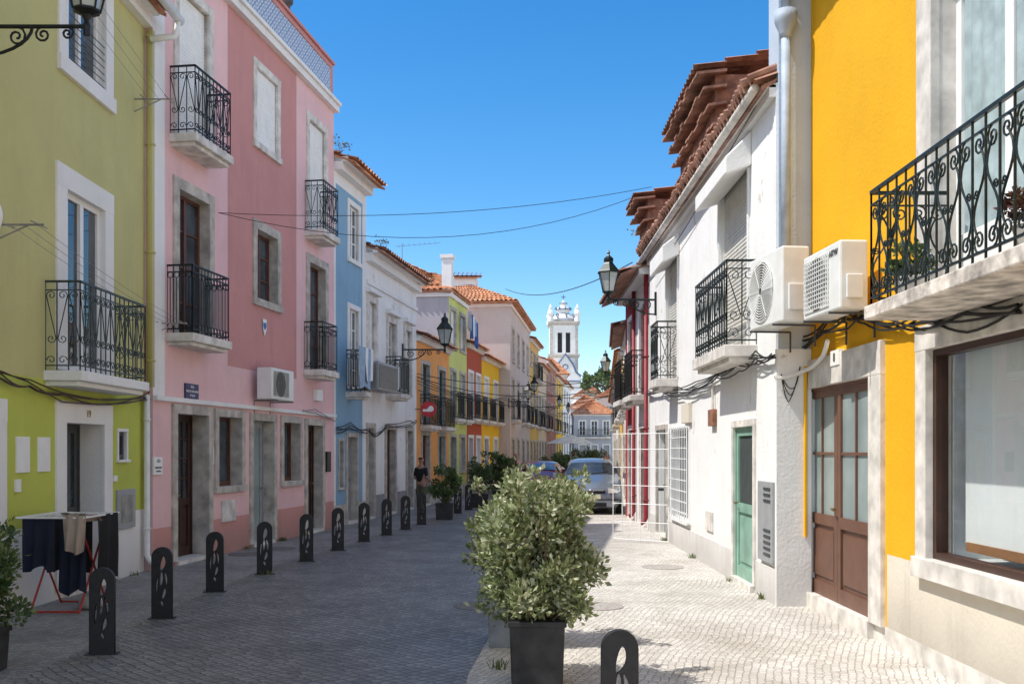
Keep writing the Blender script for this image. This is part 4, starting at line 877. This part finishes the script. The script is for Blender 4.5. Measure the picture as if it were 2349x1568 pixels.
wallcable(fP,[(690,940),(720,950),(768,965)],2,.009,'thin cable on the pink wall',m=CABLEG)
wallcable(fR,[(1500,640),(1580,520),(1680,350),(1765,200)],1,.008,'thin cable under the eaves',m=CABLE,jit=.02)
for k in range(3): cable([(3.3,11.40,2.75),(3.22-.03*k,11.38,2.5-.08*k),(3.08,11.39,2.66)],.006,'loose black cable end on the corner',sag=.06,n=6)
def bracket(f,px0,z,label):
    u=f.u(px0); b=MB(); b.tube([f.w(u,z,0),f.w(u,z,.55)],.012,5); b.tube([f.w(u,z-.18,0),f.w(u,z,.4)],.01,5); b.tube([f.w(u-.18,z,.15),f.w(u+.18,z,.15)],.008,4); b.tube([f.w(u-.18,z,.5),f.w(u+.18,z,.5)],.008,4); return b.obj('clothes_line_bracket',[STONEG],None,label=label,cat='clothes line')
for px,z in ((308,6.85),(345,3.7),(-20,4.15)): bracket(fG,px,z,'metal clothes line bracket on the green wall')
for k in range(3): cable([fG.w(fG.u(-20),4.15,.2+k*.14),fG.w(fG.u(345),3.72,.2+k*.14)],.003,'thin clothes line wire',CABLEG,sag=.05); cable([fG.w(6.5,7.9,.2+k*.14),fG.w(fG.u(308),6.86,.2+k*.14)],.003,'thin clothes line wire',CABLEG,sag=.05)
# ================================================================== LAUNDRY
def cloth(b,A,B,drop,seed,amp=.03,mi=0,nx=14,ny=8):
    rnd=random.Random(seed); A=Vector(A);B=Vector(B); X=(B-A); nrm=X.normalized().cross(Vector((0,0,1))); base=len(b.v); ph=rnd.random()*6; k=rnd.uniform(8,16)
    for j in range(ny+1):
        for i in range(nx+1):
            s,t=i/nx,j/ny; w=amp*(.3+t)*math.sin(ph+k*s+t*1.5); b.v.append(A+X*(s*(1-.08*t)+.04*t)+nrm*w-Vector((0,0,drop*t*(1+.06*math.sin(s*7+ph)))))
    for j in range(ny):
        for i in range(nx): q=base+j*(nx+1)+i; b.f.append([q,q+1,q+nx+2,q+nx+1]); b.m.append(mi)
NAVY=plain('navy_cloth',(.012,.016,.035),.85); BLKC=plain('black_cloth',(.012,.012,.014),.85); BEIC=plain('beige_cloth',(.38,.30,.24),.9); REDM=plain('red_metal',(.4,.03,.02),.4); LBL=plain('light_blue_cloth',(.3,.42,.55),.85); BLC=plain('blue_cloth',(.05,.12,.35),.85)
rk=thing('drying_rack',(-4.95,11.1,0),'folding clothes drying rack with red legs','drying rack')
x0,x1,y0,y1=-5.35,-4.62,10.75,11.7; zt=1.06
b=MB(); 
for (ya,yb) in ((y0+.1,y1-.1),(y1-.1,y0+.1)):
    for x in (x0+.1,x1-.1): b.tube([(x,ya,.02),(x,yb,zt-.05)],.012,6)
    b.tube([(x0+.1,ya,.03),(x1-.1,ya,.03)],.012,6)
b.obj('leg',[REDM],rk)
b=MB(); b.tube([(x0,y0,zt),(x1,y0,zt),(x1,y1,zt),(x0,y1,zt),(x0,y0,zt)],.011,5)
for i in range(1,9): x=x0+(x1-x0)*i/9; b.tube([(x,y0,zt),(x,y1,zt)],.004,4)
b.obj('rack',[WHITE],rk)
for (A,B,dr,m,lab,s) in (((-5.3,y0+.03,1.05),(-4.95,y0+.03,1.05),.55,NAVY,'navy garment hanging from the drying rack',1),((-4.98,y0+.2,1.05),(-4.65,y0+.12,1.05),.82,NAVY,'dark blue trousers hanging from the drying rack',2),((-4.63,y0+.35,1.07),(-4.6,y1-.1,1.07),.7,BLKC,'black shirt hanging from the drying rack',3),((-5.25,y0+.45,1.05),(-4.7,y0+.4,1.05),.6,BLKC,'black shirt hanging from the drying rack',4),((-4.85,y0-.012,1.085),(-4.60,y0-.01,1.085),.40,BEIC,'beige towel draped over the drying rack',5)):
    b=MB(); cloth(b,A,B,dr,s); b.obj('laundry',[m],None,smooth=True,label=lab,cat='laundry',group='washing hung out to dry',recalc=False)
b=MB(); cloth(b,(-5.1,y0+.5,1.085),(-4.62,y0+.3,1.08),.08,12,.1); b.obj('laundry',[BEIC],None,smooth=True,label='beige towel lying on top of the drying rack',cat='laundry',recalc=False)
b=MB(); b.lathe((-4.75,11.25,0),[(.1,0),(.15,.05),(.13,.12),(.05,.16)],10); b.obj('stone',[STONEG],None,label='loose stone under the drying rack',cat='stone',smooth=True)
for (f,pa,pb,py,dr,m,lab,s) in ((fB,822,850,828,.95,LBL,'pale blue towel over the balcony rail',21),(fB,838,856,830,.8,WHITE,'white sheet over the balcony rail',22)):
    o=.53; b=MB(); cloth(b,f.w(f.u(pa,o),4.2,o),f.w(f.u(pb,o),4.2,o),dr,s); b.obj('laundry',[m],None,smooth=True,label=lab,cat='laundry',recalc=False)
for i,(m,w,dr) in enumerate(((GREYP,.3,.7),(BLC,.35,.9),(WHITE,.3,.8),(LBL,.3,.6),(BLC,.3,.95))):
    b=MB(); A=g2.f.w(1.5+.36*i,6.9-.06*i,.4); Bv=g2.f.w(1.5+.36*i+w,6.9-.06*i,.45); cloth(b,A,Bv,dr,30+i,.04); b.obj('laundry',[m],None,smooth=True,label='washing on a line below the eaves',cat='laundry',recalc=False)
# ================================================================== GATE
gt=thing('iron_gate',(2.95,18.8,0),'white welded iron grille gate standing open','gate'); b=MB(); ga=Vector((2.95,18.75,0)); gb_=Vector((1.98,19.5,0)); Z=Vector((0,0,1))
for t in [0,.16,.33,.5,.66,.83,1]:
    p=ga.lerp(gb_,t); b.tube([p+Z*.06,p+Z*2.1],.009,5)
for z in (.06,.4,.75,1.1,1.45,1.8,2.1): b.tube([ga+Z*z,gb_+Z*z],.008,5)
b.obj('gate_frame',[WHITE],gt); b=MB(); b.tube([ga+Z*1.05+Vector((-.1,-.03,0)),ga+Z*1.05+Vector((-.2,-.05,0))],.03,6); b.obj('lock',[DKGREY],gt)
rs=thing('hanging_sign',fW.w(5.1,2.8,.1),'round red and white sign hanging from the wall','sign'); q=fW.w(5.1,3.02,.42); b=MB()
b.tube([q+Vector((0,-.04,0)),q+Vector((0,.04,0))],.24,28)
b.obj('disc',[plain('sign_red',(.50,.02,.03),.4)],rs); b=MB(); b.add([q+Vector((x,-.046,z)) for x,z in ((-.17,.0),(-.04,.0),(.04,.10),(.11,.10),(.16,.03),(.16,-.03),(.11,-.075),(-.17,-.075))],[(0,1,2,3,4,5,6,7)]); b.obj('emblem',[WHITE],rs); b=MB(); b.tube([fW.w(5.1,3.02,0),q],.015,5); b.obj('bracket',[DKGREY],rs)
rs=thing('hanging_sign',(-5.43,9.6,3.9),'round white sign hanging from the green wall','sign'); b=MB(); b.tube([(-5.17,9.58,4.05),(-5.17,9.62,4.05)],.25,28); b.obj('disc',[WHITE],rs); b=MB(); b.tube([(-5.45,9.6,4.05),(-5.3,9.6,4.05)],.015,5); b.obj('bracket',[DKGREY],rs)
ps=thing('parasol',(kx(1309)*52,52,0),'grey cafe parasol open over the terrace','parasol'); c=Vector(ps.location); b=MB(); b.lathe(c,[(1.3,2.1),(.7,2.35),(.05,2.55)],8); b.obj('canopy',[plain('parasol_cloth',(.66,.66,.6),.8)],ps); b=MB(); b.tube([c,c+Vector((0,0,2.45))],.03,8); b.lathe(c,[(.3,0),(.3,.06),(.05,.1)],10); b.obj('pole',[GREYP],ps)
# ================================================================== CARS
TYRE=plain('tyre',(.02,.02,.02),.8); RIM=plain('rim',(.4,.4,.42),.35,.8); CGL=glassmat('car_glass',(.02,.024,.028),.04); HL=glassmat('headlight_glass',(.45,.45,.42),.08,(.7,.7,.65))
def car(loc,col,label,rz=0,k=1.,plate=None):
    r=thing('parked_car',loc,label,'car','cars parked in the street',rz); LOCALROOT.add(r.name)
    m,t,bs=newmat('car_paint'); bs.inputs['Base Color'].default_value=rgb(col); bs.inputs['Metallic'].default_value=.6; bs.inputs['Roughness'].default_value=.3; bs.inputs['Coat Weight'].default_value=.6
    S=[(0,.62,.30,.50,.50,.56),(.05,.74,.20,.60,.60,.66),(.18,.82,.18,.72,.66,.80),(.55,.865,.18,.84,.70,.93),(1.0,.88,.18,.93,.72,1.03),(1.12,.88,.18,.95,.72,1.07),(1.85,.88,.18,1.0,.60,1.50*k),(2.1,.88,.18,1.0,.61,1.56*k),(2.8,.88,.18,1.01,.61,1.59*k),(3.6,.87,.2,1.01,.59,1.55*k),(3.95,.85,.25,1.0,.56,1.42*k),(4.2,.80,.3,.95,.55,1.05),(4.3,.72,.36,.7,.5,.75)]
    def prof(s):
        y,hw,zb,zl,rw,zt=s; P=[(0,zb),(hw*.82,zb),(hw*.97,zb+.12),(hw,zb+(zl-zb)*.5),(hw*.985,zl-.07),(hw*.955,zl),(rw+.03,zt-.07),(rw-.03,zt-.02),(rw*.6,zt+.015),(0,zt+.03)]
        full=P+[(-x,z) for x,z in P[-2:0:-1]]; return [Vector((x,y,z)) for x,z in full]
    R=[prof(s) for s in S]; nP=len(R[0]); b=MB()
    for q in R: b.v+=q
    for i in range(len(R)-1):
        for j in range(nP): b.f.append([i*nP+j,i*nP+(j+1)%nP,(i+1)*nP+(j+1)%nP,(i+1)*nP+j]); b.m.append(0)
    b.f.append(list(range(nP))); b.m.append(0); e=(len(R)-1)*nP; b.f.append([e+i for i in range(nP)]); b.m.append(0)
    b.obj('body',[m],r,smooth=True)
    a,c=S[5],S[6]; b=MB(); b.add([(-a[4]-.06,a[0]+.06,a[5]+.03),(a[4]+.06,a[0]+.06,a[5]+.03),(c[4]-.03,c[0]-.08,c[5]-.02),(-c[4]+.03,c[0]-.08,c[5]-.02),(0,a[0]-.02,a[5]+.05),(0,c[0]-.12,c[5]+.01)],[(0,4,5,3),(4,1,2,5)]); b.obj('windscreen',[CGL],r,smooth=True)
    for sg in (1,-1):
        b=MB()
        b.add([Vector((sg*(.87),1.35,1.02)),Vector((sg*.87,3.75,1.05)),Vector((sg*.64,3.6,1.44*k)),Vector((sg*.66,1.95,1.43*k))],[(0,1,2,3)]); b.obj('side_window',[CGL],r)
        b=MB(); b.tube([(sg*.88,1.25,1.0),(sg*.98,1.22,1.04)],.03,6); b.ab(sg*1.0-.09,sg*1.0+.09,1.18,1.27,.97,1.13); b.obj('mirror',[m],r,bevel=.02)
        b=MB(); pts=[(.46,.0,.60),(.70,.06,.60),(.80,.16,.66),(.80,.30,.79),(.66,.13,.80),(.46,.06,.74)]
        b.add([(sg*x,y-.02,z) for x,y,z in pts],[tuple(range(6))]); b.obj('headlight',[HL],r)
        b=MB(); b.tube([(sg*.62,.05,.33),(sg*.62,.0,.33)],.05,10); b.obj('fog_light',[HL],r)
        for yy in (.85,3.4):
            w=MB(); w.tube([(sg*.70,yy,.31),(sg*.89,yy,.31)],.31,22); wh=w.obj('wheel',[TYRE],r); w=MB(); w.tube([(sg*.885,yy,.31),(sg*.90,yy,.31)],.20,16); w.obj('rim',[RIM],wh)
    b=MB(); b.ab(-.42,.42,-.03,.06,.22,.32); b.obj('lower_grille',[BLACK],r); b=MB(); b.ab(-.38,.38,-.01,.07,.58,.68); b.ab(-.80,.80,-.012,.07,.40,.43); b.obj('grille',[BLACK],r)
    b=MB(); b.ab(-.36,.36,-.02,.05,.66,.69); b.tube([(.06*math.cos(t*math.pi/8),-.03,.635+.06*math.sin(t*math.pi/8)) for t in range(17)],.009,5); b.tube([(-.08,-.03,.62),(.08,-.03,.65)],.008,4); b.obj('badge',[RIM],r)
    if plate:
        b=MB(); b.ab(-.26,.26,-.05,-.02,.44,.56); b.obj('licence_plate',[plain('plate_white',(.75,.72,.5),.4)],r); text(plate,.10,DKGREY,r,(0,-.054,.50),(1,0,0))
    b=MB(); b.tube([(-.55,1.08,1.09),(-.05,1.25,1.17)],.01,4); b.tube([(.0,1.08,1.10),(.5,1.25,1.17)],.01,4); b.obj('wiper',[BLACK],r)
    return r
car((2.18,27.4,0),(.22,.26,.31),'silver people carrier parked facing the camera',-.07,.95,'08-XD')
car((.62,33.0,0),(.11,.012,.018),'dark red hatchback parked among the planters',-.14,.86)
# ================================================================== PEOPLE
SKIN=plain('skin',(.36,.20,.14),.6,var=.05); HAIRD=plain('hair_dark',(.02,.015,.01),.7)
def skinned(name,vs,es,m,parent,sub=2,root=0):
    me=bpy.data.meshes.new('s'); me.from_pydata([v[:3] for v in vs],es,[]); o=bpy.data.objects.new('s',me); COL.objects.link(o); o.modifiers.new('k','SKIN')
    if not me.skin_vertices: 
        bpy.context.view_layer.objects.active=o; bpy.ops.mesh.customdata_skin_add()
    for i,v in enumerate(vs):
        rr=v[3]; me.skin_vertices[0].data[i].radius=(rr,rr) if not isinstance(rr,tuple) else rr; me.skin_vertices[0].data[i].use_root=(i==root)
    s=o.modifiers.new('u','SUBSURF'); s.levels=sub; n=eval_mesh(o,name,[m],parent)
    for p in n.data.polygons: p.use_smooth=True
    return n
def person(loc,h,rz,shirt,trous,label,stride=.0,bent=.3,hair=HAIRD,shorts=False):
    r=thing('person',loc,label,'person',None,rz); LOCALROOT.add(r.name); k=h/1.75
    def S(v): return (v[0]*k,v[1]*k,v[2]*k,(v[3]*k if not isinstance(v[3],tuple) else tuple(x*k for x in v[3])))
    V=[(0,0,.95,.13),(0,0,1.15,.12),(0,.0,1.34,.13),(0,.0,1.47,.06),(0,-.01,1.55,.055),(0,-.01,1.62,.09),(0,-.005,1.70,.075)]; E=[(0,1),(1,2),(2,3),(3,4),(4,5),(5,6)]
    J={}
    for sg in (1,-1):
        st=stride*sg; b=len(V)
        V+=[(sg*.09,0,.90,.095),(sg*.10,-st*.5,.50,.06),(sg*.11,-st*.7+.02,.27,.055),(sg*.11,-st+.03,.09,.038),(sg*.12,-st-.10,.035,.035)]; E+=[(0,b),(b,b+1),(b+1,b+2),(b+2,b+3),(b+3,b+4)]
        J['leg',sg]=b; b=len(V)
        V+=[(sg*.165,0,1.36,.055),(sg*.205,.03,1.10,.040),(sg*.20,-.06-bent*.2,.88+bent*.12,.03),(sg*.195,-.08-bent*.26,.82+bent*.13,.026)]; E+=[(2,b),(b,b+1),(b+1,b+2),(b+2,b+3)]; J['arm',sg]=b
        hb=b+3
        for q in range(4):
            c=len(V); x=sg*.195+(q-1.5)*.014; L=(.06,.07,.065,.05)[q]; hx,hy,hz=V[hb][:3]
            V+=[(x,hy-.02,hz-.05,.009),(x*.995,hy-.035,hz-.05-L*.6,.008)]; E+=[(hb,c),(c,c+1)]
        c=len(V); V+=[(sg*.195-sg*.03,V[hb][1]-.03,V[hb][2]-.03,.009),(sg*.195-sg*.035,V[hb][1]-.05,V[hb][2]-.06,.008)]; E+=[(hb,c),(c,c+1)]
        c=len(V); V+=[(sg*.085,0,1.62,.018)]; E+=[(5,c)]
    c=len(V); V+=[(0,-.105,1.605,.012)]; E+=[(5,c)]
    skinned('body',[S(v) for v in V],E,SKIN,r)
    T=[(0,0,.93,.15),(0,0,1.12,.14),(0,0,1.33,.15),(0,0,1.45,.08)]; Et=[(0,1),(1,2),(2,3)]
    for sg in (1,-1):
        b=len(T); T+=[(sg*.165,.005,1.355,.066),(sg*.200,.022,1.13,.060)]; Et+=[(2,b),(b,b+1)]
    skinned('shirt',[S(v) for v in T],Et,shirt,r)
    T=[(0,0,.98,.14),(0,0,.9,.14)]; Et=[(0,1)]
    for sg in (1,-1):
        b=J['leg',sg]; c=len(T); T+=[(V[b][0],V[b][1],.84,.11),(V[b+1][0],V[b+1][1],V[b+1][2],.082)]; Et+=[(1,c),(c,c+1)]
        if not shorts: T+=[(V[b+2][0],V[b+2][1],V[b+2][2],.072),(V[b+3][0],V[b+3][1],.10,.062)]; Et+=[(c+1,c+2),(c+2,c+3)]
    skinned('trousers',[S(v) for v in T],Et,trous,r)
    skinned('hair',[S((0,.015,1.64,.095)),S((0,.01,1.71,.085))],[(0,1)],hair,r)
    for sg in (1,-1):
        b=J['leg',sg]; x,y=V[b+3][:2]; skinned('shoe',[S((x,y+.02,.045,.045)),S((x,y-.12,.04,.045)),S((x,y-.16,.035,.035))],[(0,1),(1,2)],BLKC,r)
    return r
person((kx(966)*27.5,27.5,0),1.62,2.7,BLKC,plain('olive_trousers',(.10,.10,.065),.9),'person in black t-shirt and olive trousers standing by the wall',.10,.9)
person((kx(1183)*42,42,0),1.66,.3,plain('pink_shirt',(.6,.33,.34),.9),NAVY,'person in a pink shirt walking by the shrubs',.15,.3)
person((kx(1391)*60,60,0),1.68,.2,plain('orange_shirt',(.4,.2,.12),.9),NAVY,'person in an orange top walking in the street',.15,.2)
person((kx(1320)*64,64,0),1.66,.2,plain('blue_shirt',(.1,.2,.4),.9),NAVY,'person in a blue top near the parasol',.1,.2)
GP=plain('pot_white',(.5,.5,.48),.5)
for (u,lab,s,m) in ((fY.u(1981,.65)-.35,'potted succulent on the balcony',.17,LEAF2),(fY.u(1981,.65)-2.15,'potted purple plant on the balcony',.17,leafmat('purple_leaf',(.05,.02,.02),(.10,.04,.03),(.12,.08,.05)))):
    c=fY.w(u,2.94,.42); r=thing('flower_pot',c,lab,'plant'); b=MB(); b.lathe(c,[(.08,0),(.12,.14),(.13,.15),(.12,.16)],14); b.obj('pot',[GP],r); fo,tw=foliage(c+Vector((0,0,.26)),s,s,s*.8,700,.05,int(u*10),12,3); tw.obj('stem',[TWIG],r); fo.obj('crown',[m],r,recalc=False)
tufts(3,[(fP.w(fP.u(x),.0,.06)) for x in (470,560,640,641,642,690)]+[fR.w(u,0,.05) for u in (.5,2.1,5.,8.)]+[(-3.5,14.3,0),(-.1,8.2,0)]+[fG.w(13.2,0,.05),fG.w(12.4,0,.05)],26,.09,leafmat('weed_leaf',(.06,.1,.03),(.12,.17,.05),(.2,.22,.09)),'weeds growing between wall and paving')
b=MB(); c=Vector((-3.2,29.,6.7)); b.tube([c,c+Vector((0,0,1.1))],.01,5); b.tube([c+Vector((-.2,0,1)),c+Vector((1.1,.2,1.15))],.006,4)
for i in range(8): q=c+Vector((-.1+.15*i,.02*i,1.02+.017*i)); b.tube([q-Vector((0,.2,0)),q+Vector((0,.2,0))],.004,4)
b.obj('antenna',[CABLEG],None,label='thin metal television aerial on the roof',cat='antenna')
# ================================================================== LIGHT + CAMERA
sd=Vector((-1,-.2,1.6)).normalized(); el=math.asin(sd.z); rot=math.atan2(sd.x,sd.y)
w=bpy.data.worlds.new('World'); sc.world=w; w.use_nodes=True; t=w.node_tree; L=t.links.new
sky=t.nodes.new('ShaderNodeTexSky'); sky.sky_type='NISHITA'; sky.sun_disc=False; sky.sun_elevation=el; sky.sun_rotation=rot%(2*math.pi); sky.air_density=1.; sky.dust_density=.3; sky.ozone_density=2.
hs=t.nodes.new('ShaderNodeHueSaturation'); hs.inputs['Saturation'].default_value=1.42; hs.inputs['Value'].default_value=.78; L(sky.outputs[0],hs.inputs['Color'])
h2=t.nodes.new('ShaderNodeHueSaturation'); h2.inputs['Saturation'].default_value=.68; h2.inputs['Value'].default_value=1.02; L(sky.outputs[0],h2.inputs['Color'])  # paler sky outside the view, added to keep the fill light neutral
tc=t.nodes.new('ShaderNodeTexCoord'); sx=t.nodes.new('ShaderNodeSeparateXYZ'); L(tc.outputs['Generated'],sx.inputs[0])
mr=t.nodes.new('ShaderNodeMapRange'); mr.interpolation_type='SMOOTHSTEP'; mr.inputs[1].default_value=.25; mr.inputs[2].default_value=.8; L(sx.outputs[1],mr.inputs[0])
mx=t.nodes.new('ShaderNodeMixRGB'); L(mr.outputs[0],mx.inputs[0]); L(h2.outputs[0],mx.inputs[1]); L(hs.outputs[0],mx.inputs[2])
L(mx.outputs[0],t.nodes['Background'].inputs[0]); t.nodes['Background'].inputs[1].default_value=.26
sl=bpy.data.lights.new('sun','SUN'); sl.energy=5.0; sl.angle=math.radians(.5); sl.color=(1,.955,.88); so=bpy.data.objects.new('sun',sl); COL.objects.link(so); so.rotation_euler=sd.to_track_quat('Z','Y').to_euler(); so.location=(-20,0,30)
cm=bpy.data.cameras.new('camera'); co=bpy.data.objects.new('camera',cm); COL.objects.link(co); co.location=(0,0,CH); co.rotation_euler=(math.radians(90),0,0); cm.lens=35; cm.sensor_width=36; cm.shift_y=246/2349.; cm.clip_end=1500; sc.camera=co
sc.view_settings.view_transform='Standard'; sc.view_settings.look='None'; sc.view_settings.exposure=0
